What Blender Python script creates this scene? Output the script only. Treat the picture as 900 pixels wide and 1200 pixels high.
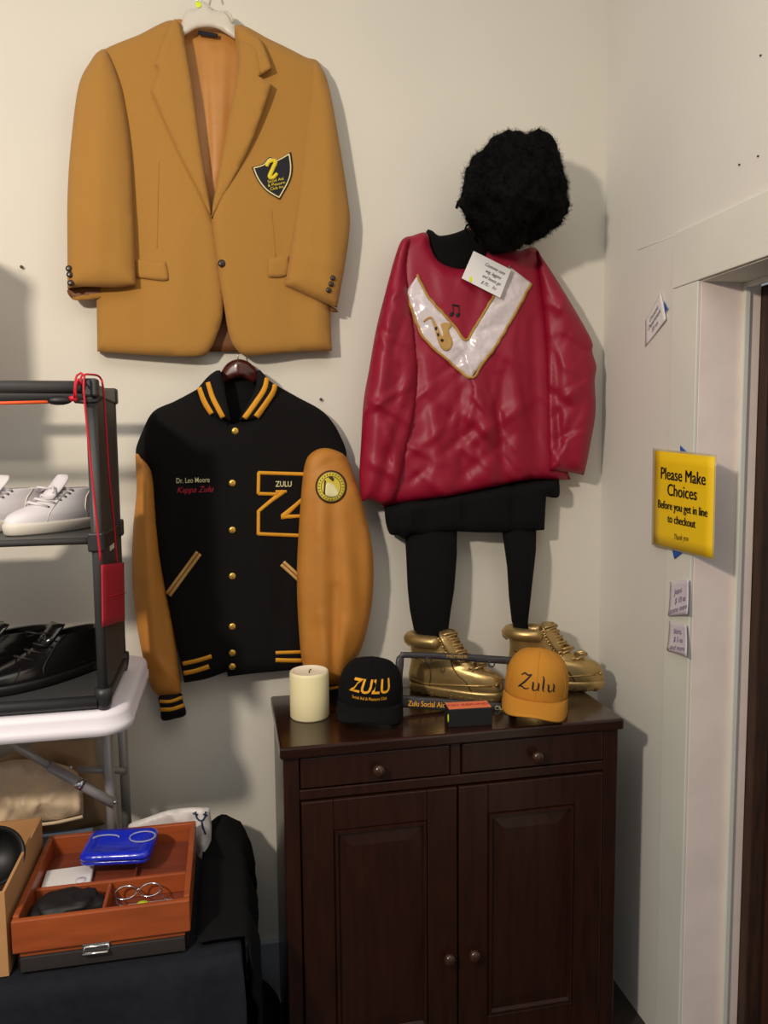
import bpy, bmesh, math, random
import numpy as np
from mathutils import Vector, Matrix, noise
from mathutils.geometry import delaunay_2d_cdt
from math import sin, cos, pi, radians
random.seed(4); rng = np.random.default_rng(4)
scene = bpy.context.scene
for o in list(bpy.data.objects): bpy.data.objects.remove(o, do_unlink=True)
COL = scene.collection

# ------------------------------------------------------------------ camera, world, lights, exposure
CAM = np.array([0.0, -2.2, 1.67]); FPX = 900.0
cam = bpy.data.cameras.new('camera'); cam.sensor_fit = 'VERTICAL'; cam.sensor_height = 36; cam.lens = 27.0
cam.clip_start = 0.02
camo = bpy.data.objects.new('camera', cam); COL.objects.link(camo)
RM = Matrix.Rotation(radians(-11.5), 4, 'Z') @ Matrix.Rotation(radians(90 - 5.1), 4, 'X') @ Matrix.Rotation(radians(-.55), 4, 'Z')
camo.matrix_world = Matrix.Translation(Vector(CAM)) @ RM
scene.camera = camo
R3 = np.array(RM.to_3x3())

world = bpy.data.worlds.new('world'); scene.world = world; world.use_nodes = True
world.node_tree.nodes['Background'].inputs[0].default_value = (.90, .95, 1.0, 1)
world.node_tree.nodes['Background'].inputs[1].default_value = .27

lamp = bpy.data.lights.new('ceiling_bulb', 'POINT'); lamp.energy = 168; lamp.color = (1.0, .88, .74); lamp.shadow_soft_size = .08
lampo = bpy.data.objects.new('ceiling_bulb', lamp); lampo.location = (-1.2, -2.3, 2.5); COL.objects.link(lampo)
ceil = bpy.data.lights.new('ceiling_panel', 'AREA'); ceil.shape = 'RECTANGLE'; ceil.size = 2.6; ceil.size_y = 1.6; ceil.energy = 22; ceil.color = (1.0, .95, .88)
ceilo = bpy.data.objects.new('ceiling_panel', ceil); ceilo.location = (-.2, -1.9, 3.25); COL.objects.link(ceilo)
lampo['label'] = 'warm bulb lighting the corner from the upper left'; lampo['category'] = 'lamp'

scene.view_settings.view_transform = 'Standard'; scene.view_settings.look = 'None'
scene.view_settings.exposure = 0.0; scene.view_settings.gamma = 1.0; scene.view_settings.use_curve_mapping = False

# ------------------------------------------------------------------ tracing helpers
def ray(px, py):
    px = np.asarray(px, float); py = np.asarray(py, float)
    v = np.stack([(px - 450) / FPX, (600 - py) / FPX, -np.ones_like(px * py)], -1)
    return v @ R3.T
def P(px, py, d):                       # point seen at a photo pixel, at distance d in front of the back wall
    v = ray(px, py); t = (-np.asarray(d, float) - CAM[1]) / v[..., 1]
    return CAM + v * t[..., None]
def PX(px, py, x):
    v = ray(px, py); return CAM + v * ((x - CAM[0]) / v[..., 0])[..., None]
def PZ(px, py, z):
    v = ray(px, py); return CAM + v * ((z - CAM[2]) / v[..., 2])[..., None]

# ------------------------------------------------------------------ materials
def S(r, g, b):
    f = lambda c: (c / 255 / 12.92) if c <= 10 else (((c / 255) + .055) / 1.055) ** 2.4
    return (f(r), f(g), f(b), 1)
MATS = {}
def mat(name, col, rough=.8, metal=0, bump=None, var=None, sheen=0, sss=0, coat=0, trans=0, alpha=1, spec=.5, stretch=None, col2=None, bump2=None, aniso=0, sheen_tint=None):
    m = bpy.data.materials.new(name); m.use_nodes = True; nt = m.node_tree; N = nt.nodes; L = nt.links
    b = N['Principled BSDF']; I = b.inputs
    I['Base Color'].default_value = col; I['Roughness'].default_value = rough; I['Metallic'].default_value = metal
    I['Specular IOR Level'].default_value = spec; I['Coat Weight'].default_value = coat; I['Coat Roughness'].default_value = .15
    I['Sheen Weight'].default_value = sheen; I['Transmission Weight'].default_value = trans; I['Alpha'].default_value = alpha
    I['Anisotropic'].default_value = aniso
    if sheen_tint: I['Sheen Tint'].default_value = sheen_tint
    if sss: I['Subsurface Weight'].default_value = sss; I['Subsurface Radius'].default_value = (.03, .018, .008); I['Subsurface Scale'].default_value = 1
    tc = N.new('ShaderNodeTexCoord'); mp = N.new('ShaderNodeMapping'); L.new(tc.outputs['Object'], mp.inputs[0])
    if stretch: mp.inputs['Scale'].default_value = stretch
    if var:
        n = N.new('ShaderNodeTexNoise'); n.inputs['Scale'].default_value = var[0]; n.inputs['Detail'].default_value = 5; L.new(mp.outputs[0], n.inputs[0])
        r = N.new('ShaderNodeValToRGB'); r.color_ramp.elements[0].position = .3; r.color_ramp.elements[1].position = .7
        c2 = col2 or tuple(c * (1 - var[1]) for c in col[:3]) + (1,)
        r.color_ramp.elements[0].color = c2; r.color_ramp.elements[1].color = col
        L.new(n.outputs[0], r.inputs[0]); L.new(r.outputs[0], I['Base Color'])
    prev = None
    for bp in (bump, bump2):
        if not bp: continue
        n = N.new('ShaderNodeTexNoise'); n.inputs['Scale'].default_value = bp[0]; n.inputs['Detail'].default_value = bp[2] if len(bp) > 2 else 2
        L.new(mp.outputs[0], n.inputs[0])
        bu = N.new('ShaderNodeBump'); bu.inputs['Strength'].default_value = bp[1]; bu.inputs['Distance'].default_value = bp[3] if len(bp) > 3 else .002
        L.new(n.outputs[0], bu.inputs['Height'])
        if prev: L.new(prev.outputs[0], bu.inputs['Normal'])
        L.new(bu.outputs[0], I['Normal']); prev = bu
    MATS[name] = m
    return m
mat('wall', S(224, 218, 204), .85, bump=(35, .25, 6, .002), var=(2.2, .05), bump2=(260, .15, 2, .0008))
mat('wall_side', S(224, 220, 210), .8, bump=(30, .25, 6, .002), var=(2.0, .05), bump2=(220, .15, 2, .0008))
mat('trim', S(226, 225, 212), .55, bump=(40, .2, 4, .001), var=(6, .06))
mat('jamb', S(250, 232, 222), .6, bump=(30, .25, 5, .001), var=(9, .10))
mat('baseboard', S(170, 178, 190), .6, var=(9, .2))
mat('floor', S(52, 44, 38), .6, var=(12, .4), bump=(60, .2))
mat('doorwood', S(94, 52, 28), .5, var=(9, .6), stretch=(6, 6, .6), bump=(20, .3, 4, .001))
mat('dooredge', S(70, 44, 28), .5, var=(12, .6), stretch=(6, 6, .8))
mat('hinge', S(60, 52, 46), .45, metal=.6)
mat('mustard', S(174, 125, 54), .95, bump=(900, .5, 2, .0012), var=(300, .06), sheen=.1)
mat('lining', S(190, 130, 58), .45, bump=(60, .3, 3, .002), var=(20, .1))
mat('lining_shaded', S(120, 72, 36), .6)  # darker lining copy: the shade inside the sleeve openings is put into its colour
mat('button', S(48, 34, 26), .3)
mat('navy', S(26, 26, 34), .85, bump=(1500, .4))
mat('yellowthread', S(232, 206, 40), .7, bump=(1800, .4))
mat('cream', S(226, 216, 160), .7)
mat('plastic_white', S(228, 220, 205), .35, alpha=.82, sss=.1)
mat('black_wool', S(20, 18, 18), .95, bump=(1100, .6, 2, .0012), var=(300, .3), spec=.2)
mat('black_rib', S(17, 16, 17), .9, bump=(700, .6, 2, .0012), spec=.25)
mat('gold_leather', S(194, 128, 48), .62, bump=(500, .25, 3, .0008), var=(14, .12))
mat('gold_knit', S(228, 158, 34), .8, bump=(1200, .5))
mat('snap', S(228, 180, 84), .28, metal=.75)
mat('welt', S(206, 160, 92), .55)
mat('red_thread', S(170, 30, 52), .7)
mat('patch_yellow', S(214, 192, 66), .75, bump=(1300, .4))
mat('patch_rim', S(66, 40, 24), .8)
mat('hanger_wood', S(82, 30, 22), .28, coat=.5, var=(10, .5), stretch=(1, 6, 6))
mat('satin', S(148, 11, 45), .48, bump=(26, .12, 4, .006), spec=.42)
mat('white_satin', S(218, 206, 208), .2, bump=(20, .8, 2, .012), spec=.9)
mat('gold_braid', S(200, 156, 76), .5, metal=.3, bump=(1200, .8, 2, .002))
mat('tan_felt', S(190, 150, 86), .85, bump=(900, .3))
mat('black_print', S(18, 16, 18), .7)
mat('black_cotton', S(14, 13, 14), .95, bump=(800, .5), spec=.2)
mat('black_hair', S(8, 7, 6), .8, spec=.12)
mat('gold_paint', S(196, 164, 106), .34, metal=.75, bump=(90, .3, 3, .0015), var=(25, .2))
mat('gold_dark', S(104, 82, 46), .5, metal=.6)
mat('wax', S(254, 238, 188), .5, sss=.25)
mat('wax_top', S(244, 232, 206), .5, sss=.2)
mat('wick', S(60, 48, 36), .9)
mat('cap_gold', S(204, 138, 40), .85, bump=(900, .5, 2, .0012))
mat('cap_text_gold', S(240, 168, 30), .7)
mat('frame_plastic', S(52, 50, 52), .4)
mat('paper', S(232, 228, 226), .7)
mat('note_paper', S(216, 208, 216), .75)
mat('ink', S(70, 66, 86), .8)
mat('ink_purple', S(120, 96, 140), .8)
mat('ink_black', S(40, 36, 40), .8)
mat('sticker', S(222, 240, 40), .5)
mat('orange_label', S(238, 128, 84), .7)
mat('sign_yellow', S(250, 206, 20), .55)
mat('laminate', S(222, 208, 160), .25, alpha=.55)
mat('sign_ink', S(24, 20, 16), .6)
mat('blue_tape', S(34, 84, 176), .7)
mat('cherry', S(50, 23, 13), .34, var=(7, .45), stretch=(8, 8, 1), bump=(60, .06, 4, .0008), coat=.12)
mat('cherry_top', S(48, 24, 15), .22, var=(7, .45), stretch=(1, 8, 8), coat=.25)
mat('cherry_dark', S(30, 13, 9), .5)
mat('knob', S(62, 36, 24), .2, coat=.6)
mat('rack_grey', S(66, 66, 66), .42)
mat('rack_dark', S(42, 42, 44), .45)
mat('rack_panel', S(62, 56, 54), .6, bump=(600, .2))
mat('orange_cord', S(240, 92, 40), .5)
mat('red_cord', S(200, 22, 44), .5)
mat('red_pouch', S(176, 22, 48), .6, bump=(30, .2, 3, .003))
mat('white_leather', S(232, 226, 228), .5, bump=(200, .2, 3, .0006))
mat('white_rubber', S(226, 218, 204), .55)
mat('sneaker_dark', S(90, 90, 96), .7)
mat('black_leather', S(17, 15, 15), .22, bump=(150, .15, 3, .0006), coat=.3)
mat('black_sole', S(20, 19, 19), .5)
mat('black_suede', S(22, 20, 20), .6, bump=(90, .35, 4, .002))
mat('table_white', S(238, 232, 240), .45)
mat('steel', S(168, 166, 164), .38, metal=.35)
mat('chrome', S(220, 220, 220), .15, metal=1)
mat('kraft', S(232, 208, 174), .85, bump=(30, .5, 5, .006), var=(12, .1))
mat('kraft_dark', S(184, 154, 118), .85, bump=(30, .5, 5, .006), var=(12, .1))
mat('blue_grey', S(112, 128, 150), .7)
mat('cardboard', S(196, 146, 94), .85, var=(18, .08), bump=(200, .15))
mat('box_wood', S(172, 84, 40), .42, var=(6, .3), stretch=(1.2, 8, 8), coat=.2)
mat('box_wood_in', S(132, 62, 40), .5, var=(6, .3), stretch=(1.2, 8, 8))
mat('clear', S(230, 236, 240), .08, alpha=.28)
mat('blue_plastic', S(24, 44, 196), .2, coat=.4, bump=(24, .5, 3, .006))
mat('glassy', S(210, 215, 220), .06, alpha=.35)
mat('black_cloth', S(16, 16, 18), .95, bump=(300, .5, 3, .002), var=(8, .3), spec=.2)
mat('tablecloth', S(32, 35, 42), .95, bump=(500, .5, 3, .001), var=(40, .3), spec=.2)
mat('acrylic', S(58, 54, 52), .12, alpha=.9, coat=.3)
mat('plastic_bag', S(226, 220, 216), .4, bump=(30, .4, 3, .004))
mat('navy_print', S(40, 52, 90), .7)
mat('nail', S(84, 76, 66), .5, metal=.5)
mat('brown_skin', S(120, 60, 44), .8)

# ------------------------------------------------------------------ object helpers
def thing(name, label, cat, loc=(0, 0, 0), group=None):
    o = bpy.data.objects.new(name, None); COL.objects.link(o); o.location = [float(v) for v in loc]; o.empty_display_size = .05
    o['label'] = label; o['category'] = cat
    if group: o['group'] = group
    return o
def tag(o, label, cat, group=None):
    o['label'] = label; o['category'] = cat
    if group: o['group'] = group
    return o
def link(name, me, m, parent=None, smooth=True, label=None):
    o = bpy.data.objects.new(name, me); COL.objects.link(o)
    if m is not None: me.materials.append(MATS[m] if isinstance(m, str) else m)
    if smooth:
        me.polygons.foreach_set('use_smooth', [True] * len(me.polygons))
    if parent is not None:
        o.parent = parent
        if parent.type == 'EMPTY' and not parent.get('local'): o.matrix_parent_inverse = Matrix.Translation(-parent.location)
    if label: o['label'] = label
    return o
def mesh(name, V, F, m, parent=None, smooth=True, label=None, recalc=True):
    me = bpy.data.meshes.new(name)
    me.from_pydata([tuple(float(c) for c in v) for v in V], [], [tuple(int(i) for i in f) for f in F])
    if recalc:
        bm = bmesh.new(); bm.from_mesh(me); bmesh.ops.recalc_face_normals(bm, faces=bm.faces); bm.to_mesh(me); bm.free()
    me.update()
    return link(name, me, m, parent, smooth, label)
class MB:
    def __init__(s): s.V = []; s.F = []
    def add(s, V, F):
        n = len(s.V); s.V += [tuple(map(float, v)) for v in V]; s.F += [tuple(int(i) + n for i in f) for f in F]; return s
    def rings(s, R, cap0=True, cap1=True, closed=False):
        n = len(R[0]); V = [p for r in R for p in r]; F = []
        k = len(R)
        for i in range(k if closed else k - 1):
            a = i * n; b = ((i + 1) % k) * n
            for j in range(n): F.append((a + j, a + (j + 1) % n, b + (j + 1) % n, b + j))
        if not closed:
            if cap0: F.append(tuple(range(n))[::-1])
            if cap1: F.append(tuple((k - 1) * n + j for j in range(n)))
        return s.add(V, F)
    def tube(s, pts, r, n=8, closed=False):
        pts = [Vector([float(c) for c in p]) for p in pts]; k = len(pts); R = []; up = None
        rr = r if hasattr(r, '__len__') else [r] * k
        for i in range(k):
            a = pts[(i - 1) % k] if (closed or i > 0) else pts[0]; b = pts[(i + 1) % k] if (closed or i < k - 1) else pts[-1]
            t = (b - a)
            if t.length < 1e-9: t = Vector((0, 0, 1))
            t.normalize()
            if up is None:
                up = Vector((0, 0, 1)) if abs(t.z) < .9 else Vector((0, 1, 0))
            x = t.cross(up)
            if x.length < 1e-6: x = t.cross(Vector((1, 0, 0)))
            x.normalize(); up = x.cross(t).normalized()
            R.append([tuple(pts[i] + (x * cos(2 * pi * j / n) + up * sin(2 * pi * j / n)) * rr[i]) for j in range(n)])
        return s.rings(R, closed=closed)
    def box(s, x0, x1, y0, y1, z0, z1, bev=0, M=None):
        bm = bmesh.new(); bmesh.ops.create_cube(bm, size=1)
        for v in bm.verts:
            v.co = Vector(((x0 + x1) / 2 + v.co.x * (x1 - x0), (y0 + y1) / 2 + v.co.y * (y1 - y0), (z0 + z1) / 2 + v.co.z * (z1 - z0)))
        if bev: bmesh.ops.bevel(bm, geom=list(bm.edges), offset=bev, segments=2, affect='EDGES', profile=.5)
        if M is not None: bmesh.ops.transform(bm, matrix=M, verts=bm.verts)
        bm.verts.index_update()
        s.add([v.co for v in bm.verts], [[v.index for v in f.verts] for f in bm.faces]); bm.free(); return s
    def ball(s, c, r, n=10, sc=(1, 1, 1)):
        R = []
        for i in range(1, n):
            a = pi * i / n
            R.append([(c[0] + r * sc[0] * sin(a) * cos(2 * pi * j / (n + 2)), c[1] + r * sc[1] * sin(a) * sin(2 * pi * j / (n + 2)), c[2] + r * sc[2] * cos(a)) for j in range(n + 2)])
        return s.rings(R)
    def lathe(s, prof, c, n=32, axis='Z', cap0=True, cap1=True):
        R = []
        for r, h in prof:
            ring = []
            for j in range(n):
                a = 2 * pi * j / n
                if axis == 'Z': ring.append((c[0] + r * cos(a), c[1] + r * sin(a), c[2] + h))
                else: ring.append((c[0] + r * cos(a), c[1] - h, c[2] + r * sin(a)))
            R.append(ring)
        return s.rings(R, cap0, cap1)
    def xform(s, M):
        s.V = [tuple(M @ Vector(v)) for v in s.V]; return s
    def build(s, name, m, parent=None, smooth=True, label=None): return mesh(name, s.V, s.F, m, parent, smooth, label)
def box(name, x0, x1, y0, y1, z0, z1, m, parent=None, bev=.003, M=None, label=None):
    return MB().box(x0, x1, y0, y1, z0, z1, bev, M).build(name, m, parent, smooth=False, label=label)
def struct(o): o['kind'] = 'structure'; return o

# --- traced cloth: an outline in photo pixels, filled with a fine triangle net, given its own depth, bulge and thickness
def spline(pts, step, closed=True):
    pts = [np.array(p, float) for p in pts]; n = len(pts); out = []
    for i in range(n if closed else n - 1):
        p1, p2 = pts[i], pts[(i + 1) % n]
        p0 = pts[i - 1] if (closed or i > 0) else p1; p3 = pts[(i + 2) % n] if (closed or i < n - 2) else p2
        l = np.linalg.norm(p2 - p1)
        if l < 1e-6: continue
        k = max(1, int(math.ceil(l / step)))
        for j in range(k):
            t = j / k
            out.append(.5 * ((2 * p1) + (p2 - p0) * t + (2 * p0 - 5 * p1 + 4 * p2 - p3) * t * t + (3 * p1 - p0 - 3 * p2 + p3) * t ** 3))
    if not closed: out.append(pts[-1])
    return np.array(out)
def inside(poly, pts):
    x, y = pts[:, 0], pts[:, 1]; r = np.zeros(len(pts), bool)
    for i in range(len(poly)):
        x1, y1 = poly[i]; x2, y2 = poly[i - 1]
        c = (y1 > y) != (y2 > y)
        with np.errstate(divide='ignore', invalid='ignore'):
            r ^= c & (x < (x2 - x1) * (y - y1) / (y2 - y1 + 1e-12) + x1)
    return r
def edgedist(poly, pts):
    d = np.full(len(pts), 1e9)
    for i in range(len(poly)):
        a = poly[i - 1]; b = poly[i]; ab = b - a; l = (ab ** 2).sum() + 1e-12
        t = np.clip(((pts - a) @ ab) / l, 0, 1)
        d = np.minimum(d, np.hypot(*(pts - (a + t[:, None] * ab)).T))
    return d
def fold(px, py, F):
    r = np.zeros_like(px)
    for x0, y0, x1, y1, w, a in F:
        dx, dy = x1 - x0, y1 - y0; l = math.hypot(dx, dy)
        t = ((px - x0) * dx + (py - y0) * dy) / l / l; s = ((px - x0) * -dy + (py - y0) * dx) / l
        tt = np.clip(t, 0, 1); e = np.exp(-((t - tt) * l / (w * 1.2)) ** 2) * (.55 + .45 * np.sin(pi * np.clip(t, 0, 1)))
        r += a * np.exp(-(s / w) ** 2) * e
    return r
def nz(px, py, sc, seed=0):
    return np.array([noise.noise(Vector((x / sc + seed * 7.3, y / sc, seed * 3.1))) for x, y in zip(np.ravel(px), np.ravel(py))]).reshape(np.shape(px))
def rdg(px, py, sc, seed, amp):           # sharp creases
    return amp * (1 - np.abs(nz(px * 1.25, py * .8, sc, seed)) * 1.6) ** 3
class Surf:
    def __init__(s, poly, depth, bulge, edge, power=2): s.poly = poly; s.depth = depth; s.bulge = bulge; s.edge = edge; s.power = power
    def __call__(s, px, py):
        px = np.atleast_1d(np.asarray(px, float)); py = np.atleast_1d(np.asarray(py, float))
        d = s.depth(px, py) if callable(s.depth) else np.full(px.shape, float(s.depth))
        if s.bulge:
            e = edgedist(s.poly, np.stack([px, py], 1)); t = np.clip(e / s.edge, 0, 1); ins = inside(s.poly, np.stack([px, py], 1))
            d = d + s.bulge * np.where(ins | (e < .3), (1 - (1 - t) ** s.power) ** (1 / s.power), 0)
        return d
def sheet(name, outline, depth, m, parent=None, step=6, bulge=.02, edge=22, back=None, thick=.003, label=None, smooth=True, corner=False, power=2):
    poly = spline(outline, step) if not corner else np.array([p for a, b in zip(outline, outline[1:] + outline[:1]) for p in [np.array(a) + (np.array(b) - np.array(a)) * t / max(1, int(math.dist(a, b) / step)) for t in range(max(1, int(math.dist(a, b) / step)))]], float)
    x0, y0 = poly.min(0); x1, y1 = poly.max(0)
    gx, gy = np.meshgrid(np.arange(x0, x1, step), np.arange(y0, y1, step * .87)); gx = gx + (np.arange(gx.shape[0]) % 2)[:, None] * step * .5
    g = np.stack([gx.ravel(), gy.ravel()], 1)
    if len(g):
        g = g[inside(poly, g)]
        if len(g): g = g[edgedist(poly, g) > step * .45]
    pts = [Vector((float(a), float(b))) for a, b in np.concatenate([poly, g])]
    V2, _, F, *_ = delaunay_2d_cdt(pts, [], [list(range(len(poly)))], 1, 1e-5)
    V2 = np.array([[v.x, v.y] for v in V2]); sf = Surf(poly, depth, bulge, edge, power)
    D = sf(V2[:, 0], V2[:, 1]); base = depth(V2[:, 0], V2[:, 1]) if callable(depth) else np.full(len(V2), float(depth))
    Bk = (base - thick) if back is None else np.minimum(np.full(len(V2), float(back)), base - .001)
    A = P(V2[:, 0], V2[:, 1], D); B = P(V2[:, 0], V2[:, 1], Bk); n = len(V2)
    cnt = {}
    for f in F:
        for i in range(len(f)):
            e = (f[i], f[(i + 1) % len(f)]); cnt[e] = cnt.get(e, 0) + 1
    faces = [tuple(f) for f in F] + [tuple(i + n for i in f[::-1]) for f in F]
    for (a, b) in cnt:
        if (b, a) not in cnt: faces.append((b, a, a + n, b + n))
    o = mesh(name, np.concatenate([A, B]), faces, m, parent, smooth, label)
    return o, sf
def lift(sf, off): return lambda px, py: sf(px, py) + off
def ribbon(name, pts, w, sf, m, parent, off=.0015, h=.0012, step=4, closed=False, label=None):
    q = spline(pts, step, closed); n = len(q); F = []
    ww = np.interp(np.linspace(0, 1, n), np.linspace(0, 1, len(w)), w) if hasattr(w, '__len__') else np.full(n, w)
    a = np.roll(q, 1, 0); b = np.roll(q, -1, 0)
    if not closed: a[0] = q[0]; b[-1] = q[-1]
    t = b - a; t = t / (np.linalg.norm(t, axis=1)[:, None] + 1e-9); nn = np.stack([-t[:, 1], t[:, 0]], 1)
    so = np.array([-.5, -.46, 0, .46, .5]); dz = np.array([-.001, off, off + h, off, -.001])
    c = (q[:, None, :] + nn[:, None, :] * ww[:, None, None] * so[None, :, None]).reshape(-1, 2)
    d = np.ravel(sf(c[:, 0], c[:, 1])) if callable(sf) else np.full(len(c), float(sf))
    V = P(c[:, 0], c[:, 1], d + np.tile(dz, n))
    k = n if closed else n - 1
    for i in range(k):
        j = (i + 1) % n
        for c in range(4): F.append((i * 5 + c, i * 5 + c + 1, j * 5 + c + 1, j * 5 + c))
    if not closed: F += [(0, 1, 2, 3, 4), tuple((n - 1) * 5 + c for c in (4, 3, 2, 1, 0))]
    return mesh(name, V, F, m, parent, True, label)
def dot(name, px, py, r, sf, m, parent, h=.004, label=None, sx=1.0):
    d = float(np.ravel(sf(px, py))[0]) if callable(sf) else sf
    c = P(px, py, d - .001); rm = r * (2.2 - d) / FPX
    prof = [(rm * .9, 0), (rm, h * .4), (rm * .85, h * .8), (rm * .45, h), (.0001, h)]
    R = []
    for rr, hh in prof: R.append([(c[0] + rr * sx * cos(a), c[1] - hh, c[2] + rr * sin(a)) for a in np.linspace(0, 2 * pi, 17)[:-1]])
    return MB().rings(R).build(name, m, parent, label=label)
def text2d(s, bold=0.0, shear=0.0, extr=0.0, space=1.0, line=1.0, align='CENTER'):
    cu = bpy.data.curves.new('t', 'FONT'); cu.body = s; cu.size = 1; cu.align_x = align; cu.align_y = 'CENTER'; cu.offset = bold; cu.shear = shear
    cu.extrude = extr; cu.space_character = space; cu.space_line = line; cu.resolution_u = 3
    ob = bpy.data.objects.new('t', cu); me = bpy.data.meshes.new_from_object(ob)
    V = np.array([v.co for v in me.vertices]); F = [tuple(p.vertices) for p in me.polygons]
    bpy.data.objects.remove(ob); bpy.data.curves.remove(cu); bpy.data.meshes.remove(me)
    return V, F
def text(name, s, cx, cy, size, sf, m, parent, ang=0, wscale=1.0, off=.0016, label=None, **k):
    V, F = text2d(s, **k); a = radians(ang)
    x = V[:, 0] * size * wscale; y = V[:, 1] * size
    px = cx + x * cos(a) - y * sin(a) * -1 * -1; py = cy - (x * sin(a) + y * cos(a))
    d = np.ravel(sf(px, py)) if callable(sf) else np.full(len(px), sf)
    return mesh(name, P(px, py, d + off), F, m, parent, False, label, recalc=False)

# ------------------------------------------------------------------ the room
XW = 1.136
struct(box('floor', -5, 5, -6, .3, -.06, 0, 'floor', bev=0))
struct(box('wall_back', -2.6, XW + .16, 0, .12, 0, 3.3, 'wall', bev=0))
DY0, DY1, DZ = -.493, -1.36, 2.053
wr = MB().box(XW, XW + .16, DY0 + .02, 0, 0, 3.3).box(XW, XW + .16, DY1 - .02, DY0 + .02, DZ + .02, 3.3).box(XW, XW + .16, -3.2, DY1 - .02, 0, 3.3)
struct(wr.build('wall_right', 'wall_side', smooth=False))
struct(box('trim_1', XW - .009, XW, DY0, -.383, 0, 2.055, 'trim', bev=.002))
struct(box('trim_2', XW - .010, XW, DY1 - .11, -.383, 2.056, 2.192, 'trim', bev=.002))
struct(box('trim_3', XW, XW + .165, DY0 - .0005, DY0 + .02, 0, DZ + .02, 'jamb', bev=.001))
struct(box('trim_4', XW, XW + .165, DY1, DY0, DZ, DZ + .02, 'trim', bev=.001))
struct(box('trim_5', XW + .112, XW + .128, DY0 - .013, DY0, 0, DZ, 'trim', bev=.003))
struct(box('trim_6', XW + .112, XW + .128, DY1, DY0 - .013, DZ - .013, DZ, 'trim', bev=.003))
struct(box('trim_7', XW - .009, XW, DY1 - .11, DY1, 0, 2.055, 'trim', bev=.002))
struct(box('trim_8', XW, XW + .165, DY1 - .02, DY1 + .0005, 0, DZ + .02, 'jamb', bev=.001))
struct(box('baseboard_back', -2.6, XW, -.016, 0, 0, .198, 'baseboard', bev=.004))
#struct(box('baseboard_right', XW - .012, XW, -.383, -.016, 0, .198, 'baseboard', bev=.004))
# board seam on the side wall, and the crack down the corner
seam = PX(np.array([748., 793]), np.array([293., 275]), XW - .0002)
struct(MB().tube(seam, .0009, 6).build('trim_9', 'trim'))
# the brown door standing open beyond the jamb
d1 = box('door_1', XW + .166, XW + .206, DY0 - .03, DY0 + .012, .02, DZ - .005, 'dooredge', bev=.003); struct(d1)
box('door_panel', XW + .2065, XW + .95, DY0 - .012, DY0 + .02, .02, DZ - .005, 'doorwood', d1)
hz = PX(np.array([890, 890]), np.array([423, 500]), XW + .19)[:, 2]
box('hinge', XW + .17, XW + .25, DY0 - .036, DY0 - .031, hz[1], hz[0], 'hinge', d1)

# ------------------------------------------------------------------ mustard blazer
bz = thing('blazer', 'mustard blazer with shield crest hanging high on the wall', 'blazer', P(250, 415, .04))
def cd(px, py): return .040 + .018 * np.exp(-((px - 250) / 110) ** 2) + fold(px, py, [(180, 180, 170, 400, 12, -.004), (210, 270, 215, 410, 14, .005), (330, 260, 345, 410, 14, -.005), (370, 345, 372, 410, 7, .006)])
sheet('lining', [(205, 24), (240, 32), (285, 36), (292, 90), (275, 180), (252, 262), (240, 240), (222, 150), (208, 70)], lambda x, y: .028 + fold(x, y, [(250, 60, 252, 240, 4, .006), (236, 50, 245, 200, 4, -.006), (262, 60, 258, 200, 5, .007)]) - .012 * np.clip((100 - y) / 70, 0, 1), 'lining', bz, 5, .004, 10, back=.004)
sheet('back_panel', [(230, 340), (230, 340), (300, 340), (300, 340), (300, 412), (300, 412), (232, 412), (232, 412)], .018, 'lining_shaded', bz, 8, .004, 8, back=.006)
lp, slp = sheet('front_panel', [(208, 25), (160, 42), (124, 57), (116, 68), (108, 160), (110, 260), (113, 350), (114, 412), (114, 412), (170, 416), (232, 418), (246, 410), (254, 393), (261, 366), (259, 312), (249, 253), (249, 253), (234, 169), (221, 84)], cd, 'mustard', bz, 6, .014, 16, back=.012)
rp, srp = sheet('front_panel', [(277, 30), (316, 46), (356, 66), (377, 80), (388, 160), (389, 280), (387, 359), (389, 411), (389, 411), (340, 413), (292, 417), (276, 408), (268, 390), (263, 362), (255, 312), (247, 252), (247, 252), (262, 170), (278, 80)], lambda x, y: cd(x, y) + .006, 'mustard', bz, 6, .014, 16, back=.012)
def sl1(px, py): return .064 + .022 * np.clip((py - 60) / 200, 0, 1) + fold(px, py, [(118, 110, 112, 330, 16, .012), (146, 120, 152, 320, 8, -.005), (96, 250, 140, 300, 9, .003)])
ls, sls = sheet('sleeve', [(126, 62), (116, 60), (106, 72), (92, 101), (83, 169), (79, 232), (79, 300), (79, 338), (79, 338), (100, 336), (135, 337), (159, 334), (159, 334), (156, 253), (152, 169), (142, 105)], sl1, 'mustard', bz, 5, .026, 26, back=.045)
sheet('cuff_lining', [(80, 338), (84, 350), (95, 351), (130, 346), (158, 337), (158, 332), (110, 333)], .050, 'lining_shaded', bz, 4, .004, 5, back=.044)
sheet('cuff_hem', [(84, 350), (95, 352), (130, 347), (158, 339), (157, 335), (120, 342), (95, 345)], .053, 'mustard', bz, 4, .003, 4, back=.046)
def sl2(px, py): return .058 + .014 * np.clip((py - 80) / 260, 0, 1) + fold(px, py, [(385, 120, 385, 330, 12, .012), (366, 110, 352, 320, 7, -.005), (345, 300, 400, 310, 8, .003)])
rs, srs = sheet('sleeve', [(366, 74), (377, 80), (386, 104), (398, 169), (408, 235), (410, 265), (404, 312), (395, 361), (395, 361), (372, 352), (355, 344), (334, 334), (334, 334), (341, 290), (347, 245), (355, 169), (361, 105)], sl2, 'mustard', bz, 5, .026, 26, back=.045)
sheet('cuff_lining', [(336, 335), (356, 345), (394, 362), (391, 366), (360, 352), (340, 341)], .050, 'lining_shaded', bz, 4, .003, 4, back=.044)
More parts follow.
